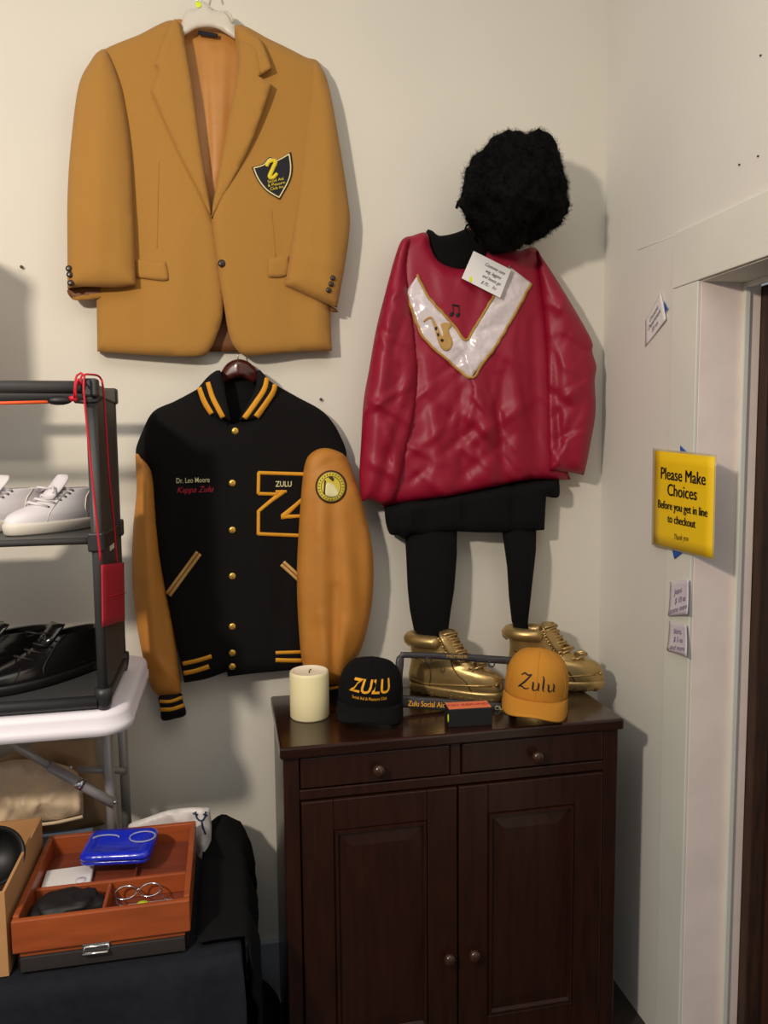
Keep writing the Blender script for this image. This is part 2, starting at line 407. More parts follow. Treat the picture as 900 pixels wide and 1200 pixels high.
def lap1(px, py): return .072 + .006 * np.clip((px - 176) / 60, 0, 1)
sheet('lapel', [(209, 26), (198, 32), (181, 76), (181, 76), (186, 82), (186, 82), (177, 107), (177, 107), (208, 177), (247, 252), (247, 252), (234, 169), (222, 84)], lap1, 'mustard', bz, 5, .005, 7, back=.050)
def lap2(px, py): return .075 + .024 * np.clip((px - 262) / 50, 0, 1)
sheet('lapel', [(281, 50), (300, 56), (308, 84), (308, 84), (303, 89), (303, 89), (318, 99), (318, 99), (292, 172), (252, 248), (250, 242), (266, 150), (279, 80)], lap2, 'mustard', bz, 5, .005, 7, back=.058)
sheet('collar', [(276, 29), (302, 44), (312, 62), (318, 80), (318, 80), (304, 89), (304, 89), (281, 88), (281, 60)], lambda x, y: .078 + .024 * np.clip((x - 280) / 40, 0, 1), 'mustard', bz, 4, .005, 7, back=.055)
sheet('pocket_flap', [(157, 303), (157, 303), (194, 307), (194, 307), (197, 324), (193, 329), (159, 325), (159, 325)], lift(slp, .004), 'mustard', bz, 4, .003, 4, thick=.006)
sheet('pocket_flap', [(315, 303), (315, 303), (338, 300), (338, 300), (336, 322), (318, 325), (314, 321)], lift(srp, .004), 'mustard', bz, 4, .003, 4, thick=.006)
dot('button', 260, 309, 4.4, srp, 'button', bz, .006)
for x, y in ((81, 315), (82, 322), (83, 332)): dot('sleeve_button', x, y, 3.6, lift(sls, .002), 'button', bz, .006)
for x, y in ((390, 326), (388, 333), (385, 340)): dot('sleeve_button', x, y, 3.2, lift(srs, .001), 'button', bz, .005)
ribbon('neck_label', [(232, 38), (255, 42)], 5, lambda x, y: np.full(np.shape(x), .036), 'navy', bz)
ribbon('dart_seam', [(186, 190), (184, 290)], 1.2, slp, 'mustard', bz, .0008, .0008); ribbon('dart_seam', [(318, 245), (323, 300)], 1.2, srp, 'mustard', bz, .0008, .0008)
sh = [(295, 196), (295, 196), (308, 192), (316, 184), (324, 187), (341, 178), (341, 178), (343, 196), (340, 212), (328, 234), (328, 234), (312, 224), (301, 210)]
cr, scr = sheet('crest', sh, lift(srp, .003), 'navy', bz, 3, .002, 3, thick=.004, label='black shield crest with yellow border')
inn = [(320 + (x - 320) * .9, 206 + (y - 206) * .91) for x, y in sh]
ribbon('crest_border', inn, 1.6, scr, 'cream', cr, closed=True, step=2)
zc = [(312.5, 195), (315, 190), (320, 188), (323, 190), (320, 197), (316, 207), (320, 208), (325, 203)]
ribbon('crest_letter', zc, [4, 4.4, 4.8, 5, 5, 5.2, 4.6, 3.8], scr, 'yellowthread', cr, .002, .002, step=1.5)
for s, x, y in (('Social Aid', 323, 211.2), ('& Pleasure', 324, 215.6), ('Club Inc.', 325, 220)):
    text('crest_text', s, x, y, 4.8, scr, 'yellowthread', cr, 12, 1.0, .002)

hg = thing('plastic_hanger', 'cloudy white plastic hanger inside the mustard blazer collar', 'hanger', P(250, 30, .05))
sheet('hanger_body', [(211, 42), (211, 36), (214, 22), (219, 12), (231, 10), (235, 2), (240, 2), (251, 11), (264, 13), (269, 15), (274, 26), (284, 43), (276, 46), (266, 40), (255, 34), (243, 32), (229, 34), (219, 40)], .052, 'plastic_white', hg, 4, .008, 5, thick=.008)
MB().tube([P(219 + 3 * 0 + x, y, .055) for x, y in ((13, 6), (12, -4), (16, -16), (26, -16), (29, -6))], .0022, 8).build('hanger_hook', 'chrome', hg)
MB().tube([P(x, y, .056) for x, y in ((236, 0), (243, 6), (249, 11))], .0016, 8).build('hanger_rib', 'plastic_white', hg)
dot('size_sticker', 232.5, 5.5, 3.4, .058, 'sticker', hg, .002)
MB().tube([P(264, 14, .058), P(269, 17, .062), P(273, 26, .062)], .004, 8).build('hanger_arm', 'plastic_white', hg)

# ------------------------------------------------------------------ varsity jacket
vj = thing('varsity_jacket', 'black wool varsity jacket with mustard leather sleeves on wooden hanger', 'jacket', P(270, 790, .05))
sheet('inner_back', [(262, 438), (300, 436), (300, 470), (284, 498), (272, 498), (262, 470)], .022, 'black_wool', vj, 6, .004, 8, back=.006)
def vb(px, py): return .046 + .02 * np.exp(-((px - 268) / 80) ** 2) + fold(px, py, [(232, 560, 238, 770, 12, .007), (215, 600, 222, 780, 9, -.004), (300, 540, 318, 770, 16, .008), (335, 640, 322, 770, 9, -.006), (267, 495, 267, 792, 3, -.003), (200, 500, 235, 560, 14, .004)])
lo = [(262, 446), (245, 446), (231, 456), (205, 470), (180, 482), (167, 505), (159, 531), (172, 545), (179, 560), (182, 620), (194, 690), (210, 770), (216, 800), (216, 800), (240, 796), (266, 787), (266, 787), (267, 793), (267, 793), (300, 789), (357, 784), (357, 784), (366, 700), (372, 600), (384, 545), (406, 536), (396, 505), (378, 482), (350, 466), (330, 455), (308, 444), (300, 460), (284, 490), (274, 497), (266, 490)]
bd, sbd = sheet('body', lo, vb, 'black_wool', vj, 6, .022, 22, back=.010)
def vs1(px, py): return .048 + fold(px, py, [(170, 570, 176, 760, 8, .011), (186, 640, 198, 780, 5, -.007), (178, 765, 205, 798, 5, .007), (165, 690, 180, 800, 5, -.005)])
sv, ssv = sheet('sleeve', [(159, 531), (166, 536), (175, 545), (180, 566), (186, 630), (194, 686), (203, 735), (211, 793), (212, 806), (211, 814), (198, 817), (187, 816), (176, 802), (163, 748), (155, 680), (156, 620), (160, 575)], vs1, 'gold_leather', vj, 5, .034, 22, back=.030)
def vs2(px, py): return .092 - .044 * np.clip((580 - py) / 50, 0, 1) + fold(px, py, [(380, 560, 372, 720, 10, .014), (400, 600, 412, 740, 9, .012), (392, 690, 392, 800, 5, -.014), (372, 640, 362, 780, 7, -.008), (404, 730, 396, 798, 6, .011), (378, 720, 384, 798, 5, .008), (390, 590, 396, 700, 6, -.006), (420, 620, 424, 720, 6, -.005)])
vs2_ = vs2
def vs2(px, py): return np.where(py < 610, np.maximum(vs2_(px, py), sbd(px, py) + .004), vs2_(px, py))
sr, ssr = sheet('sleeve', [(406, 536), (416, 561), (427, 599), (437, 649), (436, 705), (425, 756), (409, 784), (400, 798), (392, 803), (378, 800), (357, 786), (350, 735), (348, 668), (352, 592), (357, 545), (366, 530), (380, 525), (394, 528)], vs2, 'gold_leather', vj, 5, .046, 32, back=.040)
cl, scl = sheet('cuff', [(187, 815), (211, 812), (214, 820), (218, 837), (206, 842), (190, 844), (188, 830)], .05, 'black_rib', vj, 4, .026, 12, back=.034)
ribbon('cuff_stripe', [(187, 822), (200, 822), (214, 817)], 4, scl, 'gold_knit', cl); ribbon('cuff_stripe', [(188, 831.5), (202, 831), (216, 826)], 4.6, scl, 'gold_knit', cl)
c2, sc2 = sheet('cuff', [(385, 800), (402, 797), (406, 816), (400, 824), (388, 822)], .07, 'black_rib', vj, 4, .022, 9, back=.05)
ribbon('cuff_stripe', [(386, 807), (404, 804)], 3.5, sc2, 'gold_knit', c2)
cA, scA = sheet('collar', [(258, 434), (254, 434), (244, 441), (231, 456), (231, 456), (240, 474), (251, 487), (266, 491), (266, 491), (270, 492), (266, 470), (262, 450)], lambda x, y: .088 + .006 * np.clip((x - 232) / 34, 0, 1), 'black_rib', vj, 4, .008, 9, back=.03)
cB, scB = sheet('collar', [(302, 434), (308, 437), (314, 444), (324, 455), (318, 464), (304, 486), (296, 491), (284, 492), (280, 492), (290, 474), (299, 455)], lambda x, y: .088 + .006 * np.clip((324 - x) / 34, 0, 1), 'black_rib', vj, 4, .008, 9, back=.03)
cv = lambda L: [(210 + .1556 * x, 410 + .1556 * y) for x, y in L]
ribbon('collar_stripe', cv([(150, 283), (178, 365), (208, 425), (245, 482)]), [5.4, 6, 6.4, 5.6], scA, 'gold_knit', cA); ribbon('collar_stripe', cv([(215, 243), (250, 355), (290, 435), (330, 510)]), [5.4, 6, 6.2, 6], scA, 'gold_knit', cA)
ribbon('collar_stripe', cv([(662, 210), (640, 298), (570, 405), (490, 515)]), [5.4, 6.4, 6.4, 6.4], scB, 'gold_knit', cB); ribbon('collar_stripe', cv([(722, 258), (708, 318), (645, 415), (580, 505)]), [5.4, 6.4, 6.6, 7.2], scB, 'gold_knit', cB)
for y in (505, 566, 621, 675, 734, 765, 781): dot('snap_button', 275.5 if y == 505 else 272.3, y, 4.2, lift(sbd, .001), 'snap', vj, .005)
ribbon('placket', [(265.5, 492), (265, 620), (266, 788)], 1.6, sbd, 'black_rib', vj, .001, .0012)
for a, b, w in (((233, 648), (197, 697), 0), ((331, 660), (352, 679), 0)):
    n = np.array([b[1] - a[1], a[0] - b[0]], float); n /= np.linalg.norm(n)
    pk = ribbon('pocket_welt', [tuple(np.array(a) + n * 2.2), tuple(np.array(b) + n * 2.2)], 3.8, sbd, 'welt', vj, .003, .002)
    ribbon('pocket_welt', [tuple(np.array(a) - n * 2.2), tuple(np.array(b) - n * 2.2)], 3.8, sbd, 'welt', vj, .003, .002)
for q, w in (([(214, 778), (232, 774), (248, 769)], 5), ([(215, 789), (230, 786), (245, 781)], 5.4), ([(323, 765), (338, 764.5), (354, 764)], 4), ([(323, 773.5), (338, 774), (355, 774)], 5)):
    ribbon('waistband_stripe', q, w, sbd, 'gold_knit', vj)
zv = lambda L: [(190 + .2556 * x, 530 + .2556 * y) for x, y in L]
lt, slt = sheet('letter_patch', zv([(437, 87), (437, 87), (720, 96), (720, 96), (720, 205), (720, 205), (650, 262), (650, 262), (720, 262), (720, 262), (720, 390), (720, 390), (436, 382), (436, 382), (437, 268), (437, 268), (530, 198), (530, 198), (437, 198), (437, 198)]), lift(sbd, .002), 'black_wool', vj, 4, .001, 2, thick=.004, label='black chenille letter Z edged in gold')
for q, w in (([(440, 94), (570, 98), (716, 102)], 4.3), ([(443, 92), (441, 192)], 4.1), ([(440, 190), (530, 192)], 4.1), ([(556, 180), (500, 222), (440, 272)], [6, 4.6, 4]), ([(442, 268), (441, 378)], 4.1), ([(438, 374), (580, 380), (716, 384)], 4.3), ([(660, 200), (610, 245), (552, 296)], [4, 4.8, 7]), ([(545, 297), (600, 294), (716, 288)], [5.5, 4, 4]), ([(520, 180), (572, 180)], 3.4)):
    ribbon('letter_outline', zv(q), w, slt, 'gold_knit', lt, .0015, .0015)
text('letter_text', 'ZULU', 332.5, 567.5, 9.2, slt, 'cream', lt, 0, .82, .002, bold=.01)
text('name_embroidery', 'Dr. Leo Moore', 226, 563, 8.6, sbd, 'cream', vj, 2, .74, .0015, bold=.004)
text('title_embroidery', 'Kappa Zulu', 228, 574, 10, sbd, 'red_thread', vj, 2, .92, .0015, shear=.35, bold=.004)
ptch, sp = sheet('sleeve_patch', [(388 + 18.5 * cos(a), 570.5 + 19.5 * sin(a)) for a in np.linspace(0, 2 * pi, 25)[:-1]], lift(ssr, .002), 'patch_rim', vj, 3, .001, 2, thick=.004, label='round yellow club patch with dark rim')
pd, spd = sheet('patch_disc', [(388 + 16.2 * cos(a), 570.5 + 17.2 * sin(a)) for a in np.linspace(0, 2 * pi, 25)[:-1]], lift(sp, .0008), 'patch_yellow', ptch, 3, 0, 2, thick=.002)
ribbon('patch_ring', [(388 + 11.6 * cos(a), 570.5 + 12.4 * sin(a)) for a in np.linspace(0, 2 * pi, 25)[:-1]], .7, spd, 'patch_rim', ptch, .0008, .0004, closed=True)
sheet('patch_figure', [(382, 580), (381, 570), (384, 566), (388, 566), (394, 571), (397, 580), (390, 583)], lift(spd, .0008), 'cream', ptch, 2, 0, 2, thick=.001)
dot('patch_head', 387.5, 562, 3.8, spd, 'patch_rim', ptch, .0012); ribbon('patch_staff', [(381, 563), (380, 579)], 2.2, spd, 'patch_rim', ptch, .0008, .0004)
for k in range(26):
    a = 2 * pi * k / 26; ribbon('patch_stitch', [(388 + 13.2 * cos(a), 570.5 + 13.9 * sin(a)), (388 + 15 * cos(a + .06), 570.5 + 15.8 * sin(a + .06))], .9, spd, 'patch_rim', ptch, .0006, .0003)

wh = thing('wooden_hanger', 'dark reddish wooden hanger in the black varsity jacket collar', 'hanger', P(279, 440, .06))
sheet('hanger_body', cv([(255, 260), (300, 190), (360, 105), (440, 70), (520, 90), (585, 150), (625, 215), (590, 240), (560, 252), (460, 205), (350, 245), (270, 300)]), lambda x, y: .052 - .015 * np.abs(x - 279) / 22, 'hanger_wood', wh, 3, .012, 6, thick=.012)
MB().tube([P(279, 422, .05), P(279, 415, .046), P(280, 408, .036), P(284, 404, .022), P(288, 408, .012)], .0018, 8).build('hanger_hook', 'chrome', wh)

# ------------------------------------------------------------------ red satin costume
rt = thing('satin_top', 'crimson satin costume top with white and gold V yoke', 'costume top', P(555, 580, .07))
RF = [(500, 420, 520, 585, 8, .012), (535, 440, 545, 575, 7, -.010), (560, 430, 575, 575, 10, .014), (600, 400, 610, 565, 8, .012), (585, 440, 590, 560, 5, -.012), (625, 380, 630, 555, 7, -.010), (520, 470, 600, 520, 8, .008), (550, 520, 620, 470, 7, .008), (540, 560, 600, 510, 6, -.007), (510, 300, 525, 360, 8, .006), (560, 330, 548, 400, 8, -.006), (600, 300, 610, 380, 10, .008), (480, 540, 520, 580, 7, .008), (560, 400, 620, 430, 7, .006)]
def creases(n, x0, x1, y0, y1, angs, seed, amp=.006):
    g = random.Random(seed); o = []
    for k in range(n):
        x, y, l, a = g.uniform(x0, x1), g.uniform(y0, y1), g.uniform(22, 75), radians(g.choice(angs) + g.uniform(-14, 14))
        o.append((x - l / 2 * cos(a), y - l / 2 * sin(a), x + l / 2 * cos(a), y + l / 2 * sin(a), g.uniform(2.2, 5.5), g.uniform(.4, 1) * amp * 1.4 * g.choice((1, 1, -1))))
    return o
RX1 = creases(34, 480, 645, 420, 570, (80, 100, 35, 145, 60), 5) + creases(8, 490, 640, 300, 410, (70, 110, 40), 6, .004)
RX2 = creases(24, 428, 485, 330, 580, (100, 60, 30, 140, 110), 7); RX3 = creases(22, 645, 695, 340, 550, (80, 150, 30, 120), 8)
def rb(px, py): return .060 + .02 * np.exp(-((px - 556) / 70) ** 2) + fold(px, py, RF) + fold(px, py, RX1) + .004 * nz(px, py, 40, 2)
ro = [(500, 273), (484, 276), (471, 284), (470, 330), (474, 400), (466, 480), (452, 560), (447, 594), (447, 594), (480, 588), (528, 581), (575, 571), (622, 562), (665, 562), (666, 555), (655, 500), (648, 400), (633, 298), (606, 294), (576, 287), (570, 298), (560, 310), (545, 315), (528, 313), (513, 305), (505, 290)]
rbo, srb = sheet('body', ro, rb, 'satin', rt, 4, .026, 18, back=.02)
LF = [(450, 380, 440, 560, 10, .016), (480, 430, 455, 520, 7, .012), (470, 480, 445, 580, 6, -.012), (462, 330, 450, 460, 10, .01), (440, 470, 490, 500, 6, .008), (432, 540, 470, 560, 6, .009), (452, 500, 470, 575, 5, .010), (486, 440, 494, 560, 6, -.006)]
def rsl(px, py): return .090 + fold(px, py, LF) + fold(px, py, RX2) + .004 * nz(px, py, 40, 4)
rsa, srsa = sheet('sleeve', [(480, 281), (471, 281), (462, 304), (451, 345), (441, 385), (433, 430), (426, 471), (423, 520), (421, 561), (424, 587), (424, 587), (436, 586), (448, 590), (462, 586), (470, 560), (478, 520), (488, 470), (490, 430), (486, 390), (478, 340), (476, 310)], rsl, 'satin', rt, 4, .030, 20, back=.04)
RS = [(660, 350, 680, 540, 12, .014), (650, 400, 655, 540, 6, -.010), (690, 430, 684, 550, 6, .008), (655, 470, 695, 440, 6, .007), (650, 520, 690, 500, 6, -.006), (645, 330, 675, 390, 8, .008)]
def rsr(px, py): return .086 + fold(px, py, RS) + fold(px, py, RX3) + .004 * nz(px, py, 40, 6)
rsb, srsb = sheet('sleeve', [(630, 297), (634, 300), (660, 340), (692, 396), (694, 412), (699, 430), (697, 446), (698, 483), (692, 520), (687, 546), (684, 557), (684, 557), (664, 553), (643, 552), (643, 552), (642, 480), (640, 404), (634, 340)], rsr, 'satin', rt, 4, .030, 20, back=.04)
yo = [(489, 323), (489, 323), (476, 342), (476, 342), (482, 362), (497, 396), (525, 422), (551, 443), (551, 443), (566, 425), (582, 404), (602, 370), (623, 332), (623, 332), (598, 313), (598, 313), (584, 338), (566, 368), (546, 399), (546, 399), (533, 384), (520, 369), (506, 353)]
def yd(px, py): return srb(px, py) + .005 + fold(px, py, [(495, 350, 505, 385, 4, .004), (510, 372, 520, 400, 4, .005), (560, 390, 590, 380, 4, -.004), (575, 370, 600, 350, 5, .005), (600, 320, 606, 350, 4, -.004), (530, 400, 560, 420, 5, .004)]) + .003 * nz(px, py, 12, 8)
ykm, syk = sheet('yoke', yo, yd, 'white_satin', rt, 3, .002, 3, thick=.006, label='glossy white satin V yoke')
ribbon('gold_trim', [(p[0] + random.uniform(-.5, .5), p[1] + random.uniform(-.5, .5)) for p in spline(yo[:1] + yo[15:][::-1][:-2] if False else [(489, 322), (498, 341), (508, 355), (520, 368), (533, 383), (546, 399), (556, 384), (566, 368), (584, 338), (597, 314)], 5, False)], 3, syk, 'gold_braid', rt, .002, .002)
ribbon('gold_trim', [(p[0] + random.uniform(-.5, .5), p[1] + random.uniform(-.5, .5)) for p in spline([(476, 342), (482, 362), (497, 396), (525, 422), (551, 443), (566, 425), (582, 404), (602, 370), (623, 332)], 5, False)], 3, syk, 'gold_braid', rt, .002, .002)
vv = lambda L: [(460 + .2 * x, 300 + .2 * y) for x, y in L]
sax, ssx = sheet('saxophone_motif', vv([(282, 398), (310, 388), (338, 398), (346, 415), (330, 432), (336, 460), (350, 490), (350, 525), (330, 552), (308, 556), (286, 540), (268, 500), (250, 440), (236, 395), (226, 368), (205, 372), (185, 388), (178, 382), (205, 358), (230, 355), (248, 385), (268, 420), (290, 470), (296, 450), (288, 420)]), lift(syk, .002), 'tan_felt', rt, 2.5, .001, 2, thick=.003)
for x, y in ((257, 425), (270, 460), (291, 493)): dot('sax_key', 460 + .2 * x, 300 + .2 * y, 2.2, ssx, 'black_print', sax, .002)
for x, y in ((346, 342), (381, 348)):
    h = dot('note_head', 460 + .2 * x, 300 + .2 * y, 2.8, srb, 'black_print', rt, .002)
    ribbon('note_stem', vv([(x + 12, y), (x + 8, y - 55)]), 1.2, srb, 'black_print', h)
ribbon('note_beam', vv([(350, 285), (392, 294)]), 2.4, srb, 'black_print', rt)

us = tag(sheet('undershirt', [(499, 272), (506, 270), (514, 276), (530, 274), (546, 268), (558, 262), (575, 270), (584, 286), (576, 296), (560, 312), (545, 320), (525, 318), (508, 305)], .045, 'black_cotton', None, 4, .018, 14, back=.02)[0], 'black undershirt showing at the neck of the crimson top', 'shirt')
sk = tag(sheet('skirt', [(450, 590), (450, 590), (452, 612), (457, 626), (466, 627), (474, 632), (482, 626), (500, 628), (530, 623), (560, 624), (590, 624), (612, 623), (638, 621), (638, 621), (640, 582), (640, 582), (655, 582), (655, 560), (655, 560), (550, 560)],
    lambda x, y: .088 - .055 * np.clip((600 - (x - 447) * .16 - y) / 8, 0, 1) + fold(x, y, [(545, 570, 545, 620, 4, -.014), (600, 565, 602, 620, 4, -.014), (480, 585, 480, 626, 9, .016), (500, 585, 505, 620, 6, -.008), (575, 580, 575, 620, 14, .01), (622, 580, 622, 618, 9, .008), (460, 600, 464, 624, 4, .01)]), 'black_cotton', None, 4, .02, 12, back=.03)[0], 'short black gathered skirt below the crimson satin top', 'skirt')
tg = thing('leggings', 'pair of black stuffed legging legs standing in gold boots', 'leggings', P(550, 740, .1))
def pxloft(name, rows, m, parent, n=20, lump=0):
    R = []
    for a, b, y, d, h in rows:
        L = P(a, y, d); Q = P(b, y, d); c = (L + Q) / 2; r = (Q - L) / 2
        R.append([c + r * cos(t) + np.array([0, -h * sin(t), 0]) * (1 + lump * sin(5 * t + y * .05)) for t in np.linspace(0, 2 * pi, n + 1)[:-1]])
    return MB().rings(R).build(name, m, parent)
pxloft('leg', [(476, 534, 606, .062, .024), (474, 535.5, 622, .066, .030), (475, 535, 634, .074, .038), (476, 535, 650, .082, .042), (478, 532, 690, .09, .045), (480.5, 528, 715, .094, .040), (485, 525, 738, .096, .033), (494, 524, 748, .098, .026), (498, 523, 765, .1, .022)], 'black_cotton', tg, 40, .12)
pxloft('leg', [(589, 627, 606, .062, .024), (588.5, 628, 620, .068, .028), (590, 627.5, 632, .078, .034), (592, 627, 645, .088, .036), (595, 625, 665, .095, .034), (597, 621.5, 700, .094, .028), (600, 618, 728, .088, .024), (604, 619, 740, .086, .018), (606, 619, 756, .086, .014)], 'black_cotton', tg, 40, .12)

wg = thing('afro_wig', 'big round black afro wig above the crimson top', 'wig', P(605, 295, .17))
wc = P(605, 228, .175); bm = bmesh.new(); bmesh.ops.create_icosphere(bm, subdivisions=5, radius=1)
def wigr(n):
    r = .134 + .026 * noise.noise(n * 1.7 + Vector((3, 1, 7))) + .016 * noise.noise(n * 4.2)
    r *= 1 - .10 * max(0, -n.z - .35) - .10 * max(0, n.x * .7 - n.z * .7 - .5)
    return r
for v in bm.verts:
    n = v.co.normalized(); r = wigr(n) + .007 * noise.noise(n * 14) + .004 * noise.noise(n * 34)
    v.co = Vector((wc[0] + n.x * r * 1.06, wc[1] + n.y * r * .98, wc[2] + n.z * r * 1.12))
me = bpy.data.meshes.new('hair_mass'); bm.to_mesh(me); bm.free(); link('hair_mass', me, 'black_hair', wg)
NS = 15000; nv = rng.normal(size=(NS, 3)); nv /= np.linalg.norm(nv, axis=1)[:, None]; nv = nv[nv[:, 1] < .75]; NS = len(nv)
rr_ = np.array([wigr(Vector(n)) for n in nv]) - .003
root = wc + nv * rr_[:, None] * np.array([1.06, .98, 1.12]); tv = np.cross(nv, rng.normal(size=(NS, 3))); tv /= np.linalg.norm(tv, axis=1)[:, None]; bv = np.cross(nv, tv)
ln = rng.uniform(.003, .015, NS) * np.where(np.arange(NS) % 14 == 0, 1.5, 1); tw = rng.uniform(3, 7, NS); cr_ = rng.uniform(.0015, .004, NS); ph = rng.uniform(0, 6.28, NS); rings_ = []
for i in range(6):
    s_ = i / 5; a = s_ * tw + ph
    p = root + nv * (ln * s_)[:, None] + (tv * np.cos(a)[:, None] + bv * np.sin(a)[:, None]) * (cr_ * (.4 + s_))[:, None]
    p[:, 1] = np.minimum(p[:, 1], -.004); w_ = .00042 * (1 - .5 * s_)
    for u1, u2 in ((1, 0), (-.5, .87), (-.5, -.87)): rings_.append(p + (tv * u1 + nv * u2) * w_)
VV = np.stack(rings_, 1).reshape(-1, 3); base_ = np.arange(NS)[:, None] * 18; FF = np.array([[i * 3 + j, i * 3 + (j + 1) % 3, i * 3 + 3 + (j + 1) % 3, i * 3 + 3 + j] for i in range(5) for j in range(3)])
FA = (base_[:, :, None] + FF[None]).reshape(-1, 4)
me = bpy.data.meshes.new('hair_curls'); me.vertices.add(len(VV)); me.vertices.foreach_set('co', VV.ravel()); me.loops.add(FA.size); me.loops.foreach_set('vertex_index', FA.ravel().astype(np.int32))
me.polygons.add(len(FA)); me.polygons.foreach_set('loop_start', np.arange(0, FA.size, 4, dtype=np.int32)); me.update(calc_edges=True)
hc = link('hair_curls', me, 'black_hair', wg); hc['kind'] = 'stuff'
MB().tube([P(x, y, .12) for x, y in ((552, 231), (543, 233), (537, 237), (535, 244))], .0042, 8).build('strap_hook', 'black_cotton', wg)
MB().tube([P(x, y, .12) for x, y in ((553, 262), (547, 264), (545, 269), (548, 274))], .003, 8).build('strap_hook', 'black_cotton', wg)
MB().ball(P(552, 267, .11), .008, 8).build('wig_cap_edge', 'brown_skin', wg)

pc = thing('price_card', 'white handwritten price card pinned on the crimson top neck', 'card', P(570, 330, .12))
def card(name, pts, d, m, parent): return sheet(name, [p for q in pts for p in (q, q)], d, m, parent, 6, 0, 5, thick=.0012, smooth=False)
cd1, scd = card('card', [(555, 294), (599, 316), (586, 349), (541, 326)], lambda x, y: .118 + (x - 541) * .00012 + .01 * np.sin((x - 541) / 30), 'paper', pc)
for s, x, y in (('Costume com', 580, 315), ('wig, leggins', 578, 321.5), ('and boots go', 576, 328), ('$ 75.-   Fri', 572.5, 334.5)): text('handwriting', s, x, y, 5.6, scd, 'ink_black', cd1, -27, .8, .0012, shear=.3)
dot('sticker', 553.5, 327.5, 4.2, scd, 'sticker', cd1, .001)
MB().tube([P(596, 315, .121), P(597, 309, .121)], .0012, 6).build('pin', 'chrome', pc)

# ------------------------------------------------------------------ cabinet
ZC = .952; cb = thing('shoe_cabinet', 'tall dark cherry wood cabinet with two drawers and two doors', 'cabinet', (.545, -.22, 0))
X0, X1, YF, YB = .112, .985, -.405, -.03
box('top', X0 - .008, X1 + .010, YF - .018, YB, ZC - .03, ZC, 'cherry_top', cb, .006)
for xa, xb in ((X0, X0 + .022), (X1 - .022, X1)): box('side_panel', xa, xb, YF + .005, YB + .005, .03, ZC - .03, 'cherry', cb)
box('back_panel', X0 + .022, X1 - .022, YB - .01, YB, .06, ZC - .03, 'cherry_dark', cb)
box('bottom_panel', X0 + .022, X1 - .022, YF + .02, YB - .01, .06, .08, 'cherry_dark', cb)
for xa, xb in ((X0, .150), (.943, X1)): box('stile', xa, xb, YF - .004, YF + .018, .0, ZC - .031, 'cherry', cb)
box('mid_stile', .528, .556, YF - .002, YF + .018, .838, ZC - .031, 'cherry', cb)
box('rail', .150, .943, YF - .003, YF + .018, .812, .838, 'cherry', cb)
box('rail', .150, .943, YF - .003, YF + .018, .06, .10, 'cherry', cb)
box('divider_board', X0 + .022, X1 - .022, YF + .02, YB - .01, .815, .83, 'cherry_dark', cb)
def knob(x, z, par):
    MB().lathe([(.006, 0), (.006, .012), (.011, .016), (.0155, .022), (.0145, .030), (.009, .034), (.0005, .035)], (x, YF - .004, z), 20, 'Y').build('knob', 'knob', par)
for xa, xb, kx, kz in ((.153, .526, .341, .879), (.558, .941, .751, .875)):
    dr = box('drawer', xa, xb, YF - .006, YF + .015, .842, ZC - .034, 'cherry', cb, .003); knob(kx, kz, dr)
for xa, xb, kx in ((.153, .5445, .518), (.5485, .941, .584)):
    z0, z1 = .103, .808; f = .078
    dd = MB().box(xa, xb, YF + .0, YF + .012, z0, z1)
    for q in ((xa, xa + f, z0, z1), (xb - f, xb, z0, z1), (xa + f, xb - f, z1 - f, z1), (xa + f, xb - f, z0, z0 + f)): dd.box(q[0], q[1], YF - .008, YF, q[2], q[3], .0025)
    dr = dd.build('door', 'cherry', cb, smooth=False)
    pnl = [((xa + f + a, YF - h, z0 + f + a), (xb - f - a, YF - h, z0 + f + a), (xb - f - a, YF - h, z1 - f - a), (xa + f + a, YF - h, z1 - f - a)) for a, h in ((0, .0005), (.003, .0105), (.010, .0105), (.014, .002), (.045, .006), (.046, .006))]
    MB().rings(pnl, cap0=False).build('raised_panel', 'cherry', dr, smooth=False)
    knob(kx, .367, dr)

